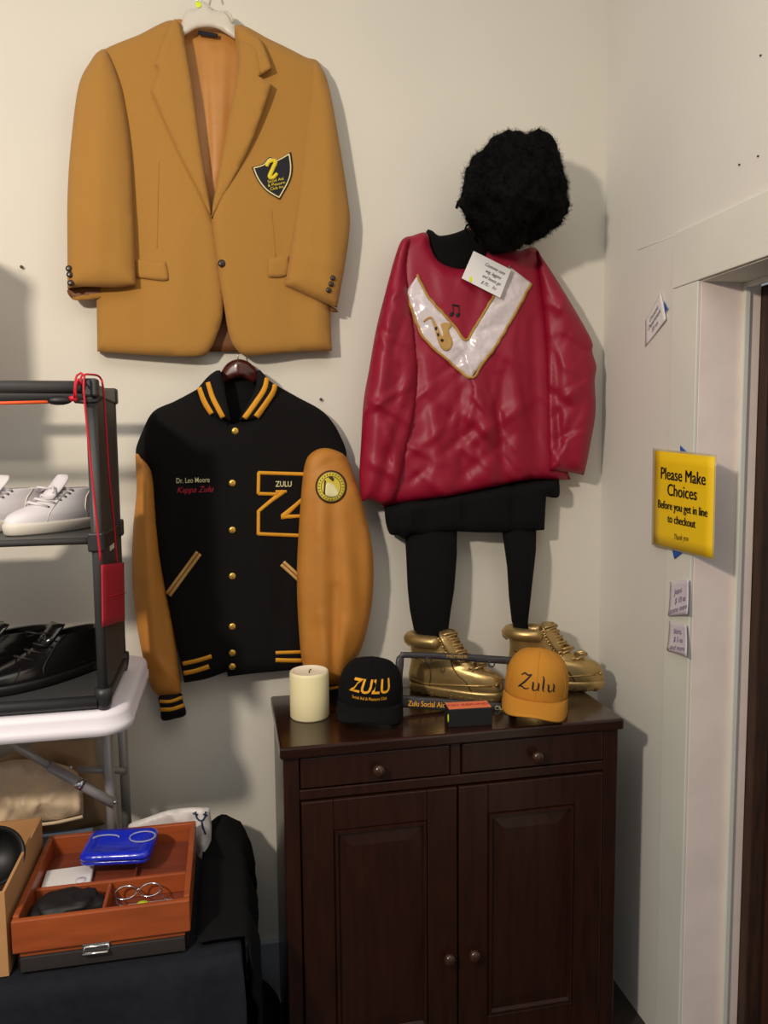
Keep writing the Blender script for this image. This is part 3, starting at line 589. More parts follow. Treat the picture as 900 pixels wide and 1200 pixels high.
# ------------------------------------------------------------------ shoes
def shoe(name, label, cat, loc, rot, sl, sole, m_up, m_sole, m_lace, scale=1.0, mirror=1, kind='boot', group=None):
    t = thing(name, label, cat, (0, 0, 0), group); t['local'] = 1
    t.location = loc; t.rotation_euler = (0, 0, rot); t.scale = (scale,) * 3
    def ring(z, xb, xf, wb, wf, n=36, ex=.8, grow=0):
        xm, a = (xb + xf) / 2, (xf - xb) / 2 + grow; r = []
        for k in range(n):
            c, s = cos(2 * pi * k / n), sin(2 * pi * k / n); u = (c + 1) / 2; w = (wb + (wf - wb) * u * u * (3 - 2 * u)) + grow
            y = w * math.copysign(abs(s) ** ex, s) + mirror * .008 * sin(pi * u) * (a / .14)
            r.append((xm + a * c, y, z))
        return r
    R = [ring(*s) for s in sl]
    # dense smoothing between the slices
    RR = []
    for i in range(len(R) - 1):
        for q in range(3):
            s_ = q / 3; p0 = R[max(0, i - 1)]; p1 = R[i]; p2 = R[i + 1]; p3 = R[min(len(R) - 1, i + 2)]
            RR.append([tuple(.5 * (2 * b + (c - a) * s_ + (2 * a - 5 * b + 4 * c - d) * s_ ** 2 + (3 * b - a - 3 * c + d) * s_ ** 3) for a, b, c, d in zip(A, B, C_, D_)) for A, B, C_, D_ in zip(p0, p1, p2, p3)])
    RR.append(R[-1]); zt, xb, xf, wb, wf = sl[-1]
    RR += [ring(zt - .002, xb + .006, xf - .006, wb - .006, wf - .006), ring(zt - .03, xb + .008, xf - .004, wb - .007, wf - .007)]
    MB().rings(RR).build('upper', m_up, t)
    sb = MB().rings([ring(0, sl[0][1] + .004, sl[0][2] - .006, sl[0][3] - .002, sl[0][4] - .002), ring(.004, sl[0][1] - .002, sl[0][2] + .002, sl[0][3] + .002, sl[0][4] + .002), ring(sole * .55, sl[0][1] - .003, sl[0][2] + .005, sl[0][3] + .004, sl[0][4] + .004), ring(sole * .8, sl[0][1] - .003, sl[0][2] + .006, sl[0][3] + .005, sl[0][4] + .005), ring(sole, sl[0][1] - .001, sl[0][2] + .004, sl[0][3] + .003, sl[0][4] + .003), ring(sole + .002, sl[0][1] + .004, sl[0][2] - .004, sl[0][3] - .004, sl[0][4] - .004)])
    sb.build('sole', m_sole, t)
    Z = [s[0] for s in sl]; XF = [s[2] for s in sl]; XB = [s[1] for s in sl]; WF = [s[4] for s in sl]; WB = [s[3] for s in sl]
    def side(x, z, s, off=.0):       # point on the upper's skin at length x, height z, side s
        xb, xf = np.interp(z, Z, XB), np.interp(z, Z, XF); xm, a = (xb + xf) / 2, (xf - xb) / 2
        c = max(-1, min(1, (x - xm) / a)); u = (c + 1) / 2; w = np.interp(z, Z, WB) + (np.interp(z, Z, WF) - np.interp(z, Z, WB)) * u * u * (3 - 2 * u)
        return (x, s * (w * (1 - c * c) ** .4 + off) + mirror * .008 * sin(pi * u) * (a / .14), z)
    return t, side, ring, (Z, XF)
BOOT = [(.024, .010, .284, .036, .046), (.036, .006, .287, .038, .048), (.052, .006, .284, .038, .048), (.064, .008, .280, .037, .047), (.074, .010, .270, .036, .045), (.083, .012, .250, .036, .041), (.090, .013, .222, .036, .037), (.104, .014, .192, .036, .034), (.120, .014, .172, .037, .034), (.138, .012, .158, .038, .036), (.156, .010, .148, .040, .038), (.172, .008, .143, .041, .040)]
def boot(label, loc, rot, mir):
    t, side, ring, (Z, XF) = shoe('gold_boot', label, 'boot', loc, rot, BOOT, .028, 'gold_paint', 'gold_paint', 'gold_paint', 1.0, mir, group='gold painted boots on the cabinet')
    top = ring(.172, .008, .150, .041, .040); pts = [p for p in top if p[0] < .112]
    k0 = [i for i in range(36) if top[i][0] < .115]; arc = [top[i] for i in k0]
    MB().tube([(x * .94 + .004, y * .88, z - .016 + .004 * q_) for q_ in (0,) for x, y, z in arc], [.008] + [.019] * (len(arc) - 2) + [.008], 14).build('padded_collar', 'gold_paint', t)
    tn = [(.128, .150), (.140, .168), (.150, .19), (.150, .205)]; V = []
    R = [[(x + .013 * cos(a) - .006 - .016 * abs(sin(a)) ** 2, .034 * k_ * sin(a), z) for a in np.linspace(0, 2 * pi, 17)[:-1]] for x, z, k_ in ((.178, .10, 1), (.162, .128, 1.1), (.150, .150, 1.15), (.140, .168, 1.15), (.133, .180, .95), (.129, .186, .5))]
    MB().rings(R).build('tongue', 'gold_paint', t)
    for i, z in enumerate(np.linspace(.088, .168, 6)):
        x = float(np.interp(z, Z, XF)); m = MB()
        m.tube([side(x - .026, z, 1, .001), (x - .004, .014, z + .008), (x + .006, 0, z + .014), (x - .004, -.014, z + .016), side(x - .026, z + .012, -1, .001)], .0038, 8)
        m.tube([side(x - .026, z, -1, .001), (x - .004, -.014, z + .008), (x + .007, 0, z + .010), (x - .004, .014, z + .016), side(x - .026, z + .012, 1, .001)], .0038, 8)
        m.build('lace', 'gold_paint', t)
        for s in (-1, 1):
            p = side(x - .028, z, s, .002)
            MB().tube([(p[0] + .006 * cos(a), p[1], p[2] + .006 * sin(a)) for a in np.linspace(0, 2 * pi, 11)[:-1]], .0028, 6, closed=True).build('eyelet', 'gold_paint', t)
    for s in (-1, 1):
        MB().tube([side(x, z, s, .0005) for x, z in ((.020, .148), (.060, .146), (.096, .148), (.112, .152))], .0024, 6).build('seam', 'gold_dark', t)
        MB().tube([side(x, z, s, .0005) for x, z in ((.205, .030), (.190, .055), (.165, .072), (.150, .090), (.140, .120), (.122, .150))], .0022, 6).build('seam', 'gold_dark', t)
        MB().tube([side(x, z, s, .0005) for x, z in ((.080, .028), (.084, .055), (.082, .085), (.062, .098), (.030, .104))], .0022, 6).build('seam', 'gold_dark', t)
        MB().tube([side(x, z, s, .0008) for x, z in ((.020, .040), (.060, .033), (.1, .036), (.16, .042), (.22, .047), (.262, .05))], .0028, 6).build('welt', 'gold_paint', t)
    MB().tube([(.276, y, .056 - abs(y) * .05) for y in (-.036, -.018, 0, .018, .036)], .0001 + .004, 6).build('toe_bumper', 'gold_paint', t)
    MB().tube([(.006, 0, .165), (-.006, 0, .158), (-.004, 0, .140), (.008, 0, .132)], .0035, 8).build('pull_loop', 'gold_paint', t)
    for k in range(9):
        x = .03 + k * .029
        if .09 < x < .125: continue
        for s in (-1, 1):
            p = side(x, .026, s); MB().box(x - .006, x + .006, p[1] - .004, p[1] + .005, 0.0, .012, .002).build('tread_lug', 'gold_dark', t, smooth=False)
    return t
boot('gold painted lace-up boot standing behind the number plate frame', (.500, -.062, ZC), math.atan2(-.165, .235), 1)
boot('gold painted lace-up boot standing behind the gold cap', (.800, -.062, ZC), math.atan2(-.125, .26), -1)

# ------------------------------------------------------------------ small things on the cabinet
cn = P(364, 848, 0); c = PZ(np.array(365.), np.array(845.), ZC); cy = c[1] + .0; r = 24 * (2.2 + cy) / FPX
ca = thing('pillar_candle', 'thick ivory pillar candle at the left end of the cabinet', 'candle', (c[0], cy + r * .8, ZC))
h = .124; cc = (c[0], cy + r * .75, ZC)
MB().lathe([(r * .95, 0), (r, .004), (r, h * .5), (r, h - .008), (r * .975, h - .002), (r * .93, h)], cc, 40, cap1=False).build('wax_body', 'wax', ca)
MB().lathe([(r * .93, h), (r * .88, h - .003), (r * .5, h - .006), (.0008, h - .007)], cc, 40, cap0=False).build('wax_top', 'wax_top', ca)
MB().tube([(cc[0], cc[1], cc[2] + h - .008), (cc[0] + .001, cc[1], cc[2] + h - .001), (cc[0] + .006, cc[1] - .001, cc[2] + h + .003)], .0016, 6).build('wick', 'wick', ca)

def cap(name, label, loc, rot, tilt, m, mtext, rx, ry, h, bill, texts, strokes=None, roll=0, droop=.036):
    t = thing(name, label, 'cap', (0, 0, 0), 'baseball caps on the cabinet'); t['local'] = 1
    M = Matrix.Translation(Vector(loc)) @ Matrix.Rotation(rot, 4, 'Z') @ Matrix.Rotation(roll, 4, 'Y') @ Matrix.Rotation(tilt, 4, 'X'); t.matrix_world = M
    def crown(ph, v, off=0):         # ph 0 = front (-y)
        f = (1 - v ** 3.2) ** (1 / 2.3); fr = max(0, cos(ph))
        f = f * (1 - .0 * fr) + .05 * fr * sin(pi * v)
        p = Vector(((rx * f + off) * sin(ph), -(ry * f + off) * cos(ph), (h + off) * v * (1 - .12 * (1 - cos(ph)) * .5)))
        return p
    n = 48; R = [[crown(2 * pi * j / n, v) for j in range(n)] for v in np.sin(np.linspace(0, pi / 2 * .985, 20))]
    R2 = [[crown(2 * pi * j / n, v, -.003) for j in range(n)] for v in np.sin(np.linspace(0, pi / 2 * .985, 12))]
    MB().rings(R2[::-1] + R, cap0=True, cap1=True).build('crown', m, t)
    for k in range(6):
        ph = (k + 0) * pi / 3
        MB().tube([crown(ph, v, .0003) for v in np.sin(np.linspace(.02, pi / 2 * .97, 16))], .0009, 6).build('panel_seam', m, t)
    MB().ball((0, 0, h * .93), .0075, 8, (1, 1, .6)).build('top_button', m, t)
    V = []; F = []; na, nb = 25, 9
    for lay in (0, -.0035):
        for b in range(nb):
            for a in range(na):
                u = -1 + 2 * a / (na - 1); w = b / (nb - 1); ph = u * radians(78)
                x = (rx + .002) * sin(ph) * (1 + .04 * w); y = -(ry + .001) * cos(ph) - w * bill * (1 - abs(u) ** 3.2) ** .8
                V.append((x, y, .006 - droop * (x / rx) ** 2 * (.35 + .65 * w) - .010 * w + lay + .010))
    N = na * nb
    for b in range(nb - 1):
        for a in range(na - 1):
            i = b * na + a; F += [(i, i + 1, i + na + 1, i + na), (N + i, N + i + na, N + i + na + 1, N + i + 1)]
    for a in range(na - 1):
        i = (nb - 1) * na + a; F += [(i, i + 1, N + i + 1, N + i), (a + 1, a, N + a, N + a + 1)]
    mesh('bill', V, F, m, t)
    for s, cz, size, ws, kw in texts:
        Vt, Ft = text2d(s, **kw); W = []
        for x, y, z in Vt: W.append(crown(x * size * ws / rx, (cz + y * size) / h, .0012))
        mesh('lettering', W, Ft, mtext, t, False, recalc=False)
    if strokes:
        mb = MB()
        for pts, ww in strokes:
            q = spline(pts, .004, False); wi = np.interp(np.linspace(0, 1, len(q)), np.linspace(0, 1, len(ww)), ww); L_ = []
            V = []; F = []
            for i in range(len(q)):
                a, b = q[max(0, i - 1)], q[min(len(q) - 1, i + 1)]; tt = b - a; tt /= np.linalg.norm(tt) + 1e-9; nn = np.array([-tt[1], tt[0]])
                for s_ in (-.5, 0, .5):
                    cpt = q[i] + nn * wi[i] * s_; V.append(crown(cpt[0] / rx, cpt[1] / h, .0012 + (.0006 if s_ == 0 else 0)))
            for i in range(len(q) - 1):
                for s_ in (0, 1): F.append((i * 3 + s_, i * 3 + s_ + 1, i * 3 + s_ + 4, i * 3 + s_ + 3))
            mb.add(V, F)
        mb.build('lettering', mtext, t)
    bpy.context.view_layer.update()
    zmin = min((o_.matrix_world @ v.co).z for o_ in t.children for v in o_.data.vertices); M = Matrix.Translation((0, 0, ZC + .0006 - zmin)) @ M; t.matrix_world = M
    return t
cap('black_baseball_cap', 'black baseball cap with yellow ZULU lettering beside the candle', (.358, -.235, ZC + .026), radians(-13), radians(6), 'black_cotton', 'cap_text_gold', .086, .092, .118, .062,
    [('ZULU', .066, .046, .92, dict(bold=.022, shear=.25)), ('Social Aid & Pleasure Club', .038, .0115, .72, dict(bold=.005))], roll=radians(3))
ZS = [([(-.044, .076), (-.036, .083), (-.026, .080), (-.016, .084)], [.002, .004, .004, .002]), ([(-.016, .084), (-.030, .064), (-.046, .045)], [.003, .0045, .003]), ([(-.048, .044), (-.038, .048), (-.028, .044), (-.018, .049)], [.002, .004, .004, .001]),
      ([(-.012, .064), (-.009, .066), (-.009, .048), (-.004, .045), (.003, .050)], [.002, .0045, .0045, .003, .0015]), ([(.003, .066), (.005, .062), (.004, .046), (.008, .046)], [.002, .0045, .004, .001]),
      ([(.013, .082), (.017, .078), (.016, .048), (.021, .046)], [.002, .0045, .0045, .001]),
      ([(.026, .062), (.030, .062), (.030, .047), (.035, .044), (.041, .049)], [.002, .0045, .0045, .003, .0015]), ([(.042, .064), (.045, .060), (.044, .045), (.049, .043)], [.002, .0045, .004, .001])]
cap('gold_baseball_cap', 'mustard gold baseball cap with black Zulu lettering', (.800, -.300, ZC + .024), radians(-24), radians(8), 'cap_gold', 'black_print', .084, .088, .130, .070, [], ZS, roll=radians(5))

# number plate frame leaning in front of the left boot
pf = thing('plate_frame', 'dark plastic number plate frame leaning on the gold boot', 'plate frame', (.58, -.25, ZC))
def fy(px, py): return np.interp(py, [765, 832], [.225, .262]) + 0 * px + np.interp(px, [465, 605], [-.01, .03])
fo = lambda L: [p for q in L for p in (q, q)]
sheet('frame_top', [(466, 772), (470, 765), (474, 764), (536, 766), (600, 770), (606, 774), (606, 782), (598, 779), (560, 776), (536, 774), (475, 771), (471, 774)], fy, 'frame_plastic', pf, 3, .003, 3, thick=.008)
sheet('frame_side', [(465, 770), (473, 771), (472, 790), (469, 820), (461, 820), (462, 795)], fy, 'frame_plastic', pf, 3, .003, 3, thick=.008)
sheet('frame_side', [(598, 777), (606, 776), (606, 800), (604, 836), (596, 836), (597, 800)], fy, 'frame_plastic', pf, 3, .003, 3, thick=.008)
fb, sfb = sheet('frame_bottom', [(462, 815), (500, 817), (540, 820), (604, 826), (604, 837), (550, 835), (500, 831), (462, 827)], fy, 'frame_plastic', pf, 3, .003, 3, thick=.008)
text('frame_text', 'Zulu Social Aid', 500, 825.5, 9, sfb, 'cap_text_gold', fb, -3, .8, .001, bold=.008); text('frame_text', 'Club', 586, 830, 7, sfb, 'cream', fb, -3, .9, .001)
text('frame_text', 'MEMBER', 535.5, 769.5, 5.5, lambda x, y: fy(x, y) + .0035, 'snap', pf, -2, 1.2, .001)
for x, y in ((576, 778), (502, 774)): MB().tube([P(x + 3.5 * cos(a), y + 3.5 * sin(a), fy(x, y)) for a in np.linspace(0, 2 * pi, 13)[:-1]], .0022, 6, closed=True).build('screw_tab', 'frame_plastic', pf)

sbx = thing('small_box', 'small black box with an orange price label on top', 'box', (.59, -.375, ZC))
b0 = PZ(np.array([526., 577.]), np.array([853., 850.]), ZC); a_ = math.atan2(b0[1][1] - b0[0][1], b0[1][0] - b0[0][0]); w_ = float(np.linalg.norm(b0[1] - b0[0]))
MM = Matrix.Translation(Vector(b0[0])) @ Matrix.Rotation(a_, 4, 'Z')
box('carton', 0, w_, 0, .055, 0, .047, 'black_print', sbx, .002, MM)
box('label', .001, w_ - .002, .002, .05, .0472, .0482, 'orange_label', sbx, 0, MM)
Vt, Ft = text2d('NO REFUND', bold=.02); MT = MM @ Matrix.Translation((w_ * .5, .026, .0486)) @ Matrix.Scale(.019, 4)
mesh('label_text', [MT @ Vector(v) for v in Vt], Ft, 'red_cord', sbx, False, recalc=False)
sv_ = MM @ Vector((-.0008, .004, .024)); MB().ball(sv_, .011, 8, (.12, .4, 1)).build('sticker', 'sticker', sbx)

# ------------------------------------------------------------------ sign and notes on the side wall
def quad_on(name, pts, x, m, parent, th=.0015, curl=0):
    C4 = [PX(np.array(float(a)), np.array(float(b)), x) for a, b in pts]; n = 8; V = []; F = []
    for l in (0, th):
        for i in range(n + 1):
            for j in range(n + 1):
                u, v = i / n, j / n; p = C4[0] * (1 - u) * (1 - v) + C4[1] * u * (1 - v) + C4[2] * u * v + C4[3] * (1 - u) * v
                V.append(p + np.array([l - curl * (u * u * .6 + .4 * v * v), 0, 0]))
    N = (n + 1) ** 2
    for i in range(n):
        for j in range(n):
            a = i * (n + 1) + j; F += [(a, a + n + 1, a + n + 2, a + 1), (N + a, N + a + 1, N + a + n + 2, N + a + n + 1)]
    for i in range(n):
        for a, b in ((i * (n + 1), (i + 1) * (n + 1)), (i * (n + 1) + n, (i + 1) * (n + 1) + n), (i, i + 1), (n * (n + 1) + i, n * (n + 1) + i + 1)): F.append((a, b, N + b, N + a))
    o = mesh(name, V, F, m, parent, True)
    def at(u, v, off=.0012):
        p = C4[0] * (1 - u) * (1 - v) + C4[1] * u * (1 - v) + C4[2] * u * v + C4[3] * (1 - u) * v
        return p + np.array([-off - curl * (u * u * .6 + .4 * v * v), 0, 0])
    return o, at
def qtext(name, s, at, u, v, size, asp, m, parent, ang=0, **k):
    V, F = text2d(s, **k); a = radians(ang)
    return mesh(name, [at(u + (x * cos(a) - y * sin(a)) * size * asp, v - (x * sin(a) + y * cos(a)) * size) for x, y, z in V], F, m, parent, False, recalc=False)
sg = thing('yellow_sign', 'yellow laminated Please Make Choices sign taped to the door casing', 'sign', PX(np.array(800.), np.array(650.), XW - .02))
quad_on('laminate', [(765, 525.5), (839.5, 532.5), (836.5, 657), (763.5, 638.5)], XW - .016, 'laminate', sg, .0008)
sgp, at = quad_on('sheet', [(767.5, 528), (837.5, 535.5), (834.5, 654), (765.5, 636.5)], XW - .018, 'sign_yellow', sg, .0015)
for s, v, sz, bd_ in (('Please Make', .235, .18, 0), ('Choices', .40, .18, 0), ('Before you get in line', .565, .124, 0), ('to checkout', .70, .124, 0)): [qtext('lettering', s, at, .5 + dx_, v, sz, .86 if sz > .15 else .78, 'sign_ink', sgp) for dx_ in (-.004, .004)]
qtext('lettering', 'Thank you', at, .5, .87, .085, .7, 'sign_ink', sgp, shear=.35, ang=3)
for q in ([(797, 522), (806, 531), (806, 540), (797, 540)], [(786, 636), (801, 636), (800, 647), (790, 655)]): quad_on('tape', q, XW - .013, 'blue_tape', sg, .0006)
def note(label, pts, x, curl, lines, sz, asp, ang=0, m='note_paper', ink='ink_purple'):
    t = thing('paper_note', label, 'note', PX(np.array(float(pts[3][0])), np.array(float(pts[3][1])), x), 'paper notes on the side wall'); o, at = quad_on('note_sheet', pts, x, m, t, .0006, curl)
    for s, u, v in lines: qtext('handwriting', s, at, u, v, sz, asp, ink, o, ang, shear=.3)
    return t
note('upper of two small notes on the door casing below the yellow sign', [(785, 682), (811, 678.5), (813, 719.5), (785.5, 721.5)], XW - .0105, .018, [('Jeans', .42, .3, ), ('$ 10 ea', .55, .56), ('some more', .5, .82)], .24, .8, 6)
note('lower of two small notes on the door casing below the yellow sign', [(784, 727.5), (808.5, 732), (812, 769), (784, 762)], XW - .0105, .018, [('Skirts', .45, .3), ('$ 5 ea', .5, .56), ('and more', .5, .82)], .24, .8, 4)
n3 = note('small tilted white note taped alone on the side wall', [(756, 376), (776, 342), (783.5, 374), (757, 406)], XW - .001, .008, [('Costume', .5, .28), ('Department', .5, .5), ('$5 ea', .5, .75)], .22, .62, 0, 'paper', 'ink')
quad_on('tape', [(778, 352), (781, 360), (782.5, 361), (779, 366)], XW - .008, 'blue_tape', n3, .0005)
for lab, px, py, dd in (('black nail in the wall right of the varsity jacket shoulder', 376, 468, 0), ('small nail in the wall left of the blazer sleeve', 25.5, 313, 0)):
    t = P(px, py, .006); nl = MB().tube([(t[0], .0, t[2]), (t[0], -.008, t[2])], .002, 8); nl.tube([(t[0], -.008, t[2]), (t[0], -.0095, t[2])], .0042, 10); tag(nl.build('nail', 'nail'), lab, 'nail')
for lab, px, py in (('uppermost nail hole plug high on the side wall', 892, 65), ('right nail of the lower pair on the side wall', 889, 183), ('left nail of the lower pair on the side wall', 867, 193)):
    t = PX(np.array(float(px)), np.array(float(py)), XW); nl = MB().tube([(XW, t[1], t[2]), (XW - .003, t[1], t[2])], .0022, 8); tag(nl.build('nail', 'nail'), lab, 'nail')

# ------------------------------------------------------------------ shoe rack
rk = thing('shoe_rack', 'dark grey plastic shoe rack standing on the white folding table', 'shoe rack', (-.6, -.37, 1.11))
RX, RF_, RB = -.272, -.508, -.226; RL = -.98; RZ0, RZ1 = 1.11, 1.803
for x in (RX, RL):
    for y in (RF_, RB):
        MB().tube([(x, y, RZ0 + .03), (x, y, RZ1 - .02)], .0115, 12).build('post', 'rack_grey', rk)
        box('corner_cap', x - .016, x + .016, y - .016, y + .016, RZ1 - .032, RZ1 + .006, 'rack_dark', rk, .005)
        MB().lathe([(.013, 0), (.016, .01), (.019, .03), (.019, .045)], (x, y, RZ0 + .0005), 14).build('foot', 'rack_dark', rk)
        box('joint', x - .017, x + .017, y - .017, y + .017, 1.45, 1.49, 'rack_dark', rk, .004)
    box('side_panel', x + .004, x + .009, RF_ + .01, RB - .01, RZ0 + .04, RZ1 - .03, 'rack_panel', rk, .001)
    box('side_rail', x - .012, x + .013, RF_, RB, RZ1 - .03, RZ1 - .004, 'rack_dark', rk, .003)
    box('side_rail', x - .012, x + .013, RF_, RB, 1.455, 1.482, 'rack_dark', rk, .003); box('side_rail', x - .012, x + .014, RF_, RB, RZ0 + .012, RZ0 + .036, 'rack_dark', rk, .003)
for y in (RF_, RB): MB().tube([(RL, y, RZ1 - .012), (RX, y, RZ1 - .012)], .0135, 14).build('top_bar', 'rack_grey', rk)
box('shelf', RL, RX - .01, RF_, RB, 1.472, 1.480, 'rack_grey', rk, .002); MB().tube([(RL, RF_ - .004, 1.473), (RX - .012, RF_ - .004, 1.473)], .0075, 10).build('shelf_bar', 'rack_grey', rk)
box('shelf', RL, RX - .01, RF_, RB, 1.131, 1.139, 'rack_grey', rk, .002); MB().tube([(RL, RF_ - .006, 1.128), (RX - .012, RF_ - .006, 1.128)], .0135, 12).build('shelf_bar', 'rack_dark', rk)
slot = P(128, 650, .36); box('slot', RX + .0088, RX + .0105, -.40, -.34, 1.435, 1.446, 'white_rubber', rk, .0005)

oc = thing('bungee_cord', 'orange elastic cord with black hook stretched below the rack top bar', 'cord', P(60, 471, .53))
MB().tube([P(-60, 473, .53), P(0, 472.5, .53), P(58, 471, .53)], .0035, 8).build('cord', 'orange_cord', oc)
MB().tube([P(x, 469.5, .53) for x in (56, 60, 66, 74, 79, 83)], [.004, .008, .0095, .009, .007, .004], 10).build('hook_sleeve', 'black_sole', oc)
MB().tube([P(82, 468, .53), P(86, 466, .53), P(90, 470, .53)], .006, 8).build('red_tip', 'red_cord', oc)
MB().tube([P(88, 470, .53), P(100, 471, .535), P(113, 470, .53), P(117, 467, .52)], .0045, 8).build('hook', 'black_sole', oc)
ly = thing('red_lanyard', 'red pouch hanging on thin red cords from the rack corner', 'lanyard', PX(np.array(130.), np.array(733.), RX + .02))
MB().tube(spline([P(87, 466, .535), P(88, 450, .54), P(90, 440, .53), (P(95, 437, .53)), P(99, 441, .54), P(98, 455, .545), P(104, 520, .54), P(111, 590, .54), P(118, 657, .535)], .02, False), .0022, 8).build('lanyard_cord', 'red_cord', ly)
MB().tube(spline([P(92, 452, .54), P(96, 440, .535), P(108, 439, .52), P(117, 442, .48)] + [PX(np.array(float(x)), np.array(float(y)), RX + .021) for x, y in ((121, 455), (124, 500), (128, 560), (134, 620), (137, 660))], .02, False), .0022, 8).build('lanyard_cord', 'red_cord', ly)
MB().tube(spline([P(89, 466, .54), P(89, 452, .545), P(92, 444, .545), P(96, 450, .545)], .01, False), .002, 8).build('lanyard_knot', 'red_cord', ly)
pp = [PX(np.array(float(x)), np.array(float(y)), RX + .017) for x, y in ((118.5, 662), (144, 659), (145, 727), (119.5, 735))]
V = []; F = []; n = 8
for l in (0, .008):
    for i in range(n + 1):
        for j in range(n + 1):
            u, v = i / n, j / n; q = pp[0] * (1 - u) * (1 - v) + pp[1] * u * (1 - v) + pp[2] * u * v + pp[3] * (1 - u) * v
            V.append(q + np.array([l * (.35 + .65 * (sin(pi * u) * sin(pi * v)) ** .5) if l else 0, 0, 0]))
N = (n + 1) ** 2
for i in range(n):
    for j in range(n):
        a = i * (n + 1) + j; F += [(a, a + n + 1, a + n + 2, a + 1), (N + a, N + a + 1, N + a + n + 2, N + a + n + 1)]
    for a, b in ((i * (n + 1), (i + 1) * (n + 1)), (i * (n + 1) + n, (i + 1) * (n + 1) + n), (i, i + 1), (n * (n + 1) + i, n * (n + 1) + i + 1)): F.append((a, b, N + b, N + a))
mesh('pouch', V, F, 'red_pouch', ly)
mid = [(pp[0] * (1 - .52) + pp[3] * .52) + np.array([.009, 0, 0]), (pp[1] * .48 + pp[2] * .52) + np.array([.009, 0, 0])]
MB().tube([mid[0] * .9 + mid[1] * .1, mid[1] * .9 + mid[0] * .1], .0012, 6).build('pouch_seam', 'red_cord', ly)

SNK = [(.024, .008, .284, .034, .046), (.036, .006, .285, .036, .047), (.048, .006, .276, .036, .046), (.056, .007, .262, .035, .043), (.064, .008, .238, .034, .039), (.072, .009, .212, .033, .035), (.081, .010, .188, .032, .032), (.090, .011, .168, .031, .031), (.100, .011, .150, .031, .030), (.110, .010, .136, .031, .029)]
def sneaker(label, loc, rot, mir):
    t, side, ring, (Z, XF) = shoe('white_sneaker', label, 'sneaker', loc, rot, SNK, .030, 'white_leather', 'white_rubber', 'white_leather', .86, mir, group='white sneakers on the rack')
    R = [[(x + .008 * cos(a) - .010 * abs(sin(a)) ** 2, .028 * k_ * sin(a), z) for a in np.linspace(0, 2 * pi, 17)[:-1]] for x, z, k_ in ((.175, .085, 1), (.150, .108, 1), (.134, .124, 1), (.124, .136, .95), (.119, .144, .7), (.117, .147, .3))]
    MB().rings(R).build('tongue', 'white_leather', t)
    for z in np.linspace(.070, .108, 6):
        x = float(np.interp(z, Z, XF)); MB().tube([side(x - .030, z - .002, 1, .001), (x - .008, .016, z + .006), (x + .001, 0, z + .011), (x - .008, -.016, z + .006), side(x - .030, z - .002, -1, .001)], .0034, 8).build('lace', 'white_leather', t)
        for s in (-1, 1): MB().ball(side(x - .031, z - .003, s, .0005), .0032, 6).build('eyelet', 'sneaker_dark', t)
    for s in (-1, 1):
        MB().tube([side(x, z, s, .0004) for x, z in ((.205, .03), (.196, .05), (.176, .066), (.150, .084), (.122, .104))], .0013, 6).build('seam', 'white_rubber', t)
        MB().tube([side(x, z, s, .0004) for x, z in ((.07, .03), (.076, .06), (.068, .085), (.05, .108))], .0013, 6).build('seam', 'white_rubber', t)
    x = .155; MB().tube([(x, .0, .112), (x + .02, -.02, .116), (x + .012, -.036, .104), (x - .004, -.014, .112), (x + .004, .02, .117), (x + .016, .034, .102)], .003, 8).build('lace_bow', 'white_leather', t)
    box('heel_tab', .000, .008, -.014, .014, .055, .108, 'sneaker_dark', t, .003)
    return t
ZS1 = 1.4805
sneaker('white leather sneaker nearest the rack post on the middle shelf', (-.306, -.262, ZS1), radians(180 + 50), 1)
sneaker('white leather sneaker cut by the left photo edge on the middle shelf', (-.425, -.250, ZS1), radians(180 + 42), -1)
DRS = [(.018, .008, .290, .032, .043), (.030, .005, .292, .034, .045), (.040, .006, .286, .034, .043), (.048, .008, .270, .034, .040), (.055, .009, .248, .033, .036), (.062, .010, .222, .033, .034), (.071, .011, .196, .032, .032), (.081, .011, .172, .032, .031), (.092, .010, .152, .032, .030), (.104, .008, .136, .032, .030)]
def dress(label, loc, rot, mir):
    t, side, ring, (Z, XF) = shoe('black_dress_shoe', label, 'shoe', loc, rot, DRS, .022, 'black_leather', 'black_sole', 'black_suede', 1.0, mir, group='black dress shoes on the rack')
    for s in (-1, 1):
        MB().tube([side(x, z, s, .0008) for x, z in ((.18, .025), (.178, .045), (.165, .058), (.135, .085), (.110, .104))], .0018, 6).build('seam', 'black_suede', t)
        MB().tube([side(x, z, s, .0008) for x, z in ((.245, .025), (.235, .04), (.222, .052))], .0018, 6).build('toe_cap_seam', 'black_suede', t)
    for z in np.linspace(.064, .1, 5):
        x = float(np.interp(z, Z, XF)); MB().tube([side(x - .028, z - .002, 1, .001), (x - .008, .014, z + .006), (x + .002, 0, z + .010), (x - .008, -.014, z + .006), side(x - .028, z - .002, -1, .001)], .0022, 8).build('lace', 'black_suede', t)
    R = [[(x + .008 * cos(a) - .010 * abs(sin(a)) ** 2, .026 * sin(a), z) for a in np.linspace(0, 2 * pi, 17)[:-1]] for x, z in ((.165, .082), (.142, .102), (.124, .118), (.118, .126))]
    MB().rings(R).build('tongue', 'black_leather', t)
    x = .15; MB().tube([(x, .0, .108), (x + .024, -.022, .116), (x + .014, -.04, .1), (x - .002, -.012, .108), (x + .006, .024, .116), (x + .016, .036, .1)], .002, 8).build('lace_bow', 'black_suede', t)
    box('heel_block', .008, .07, -.03, .03, 0.0, .02, 'black_sole', t, .006)
    return t
ZS2 = 1.1395
dress('black leather dress shoe nearest the rack post on the bottom shelf', (-.312, -.270, ZS2), radians(180 + 44), 1)
dress('black leather dress shoe further left on the bottom shelf', (-.42, -.255, ZS2), radians(180 + 32), -1)

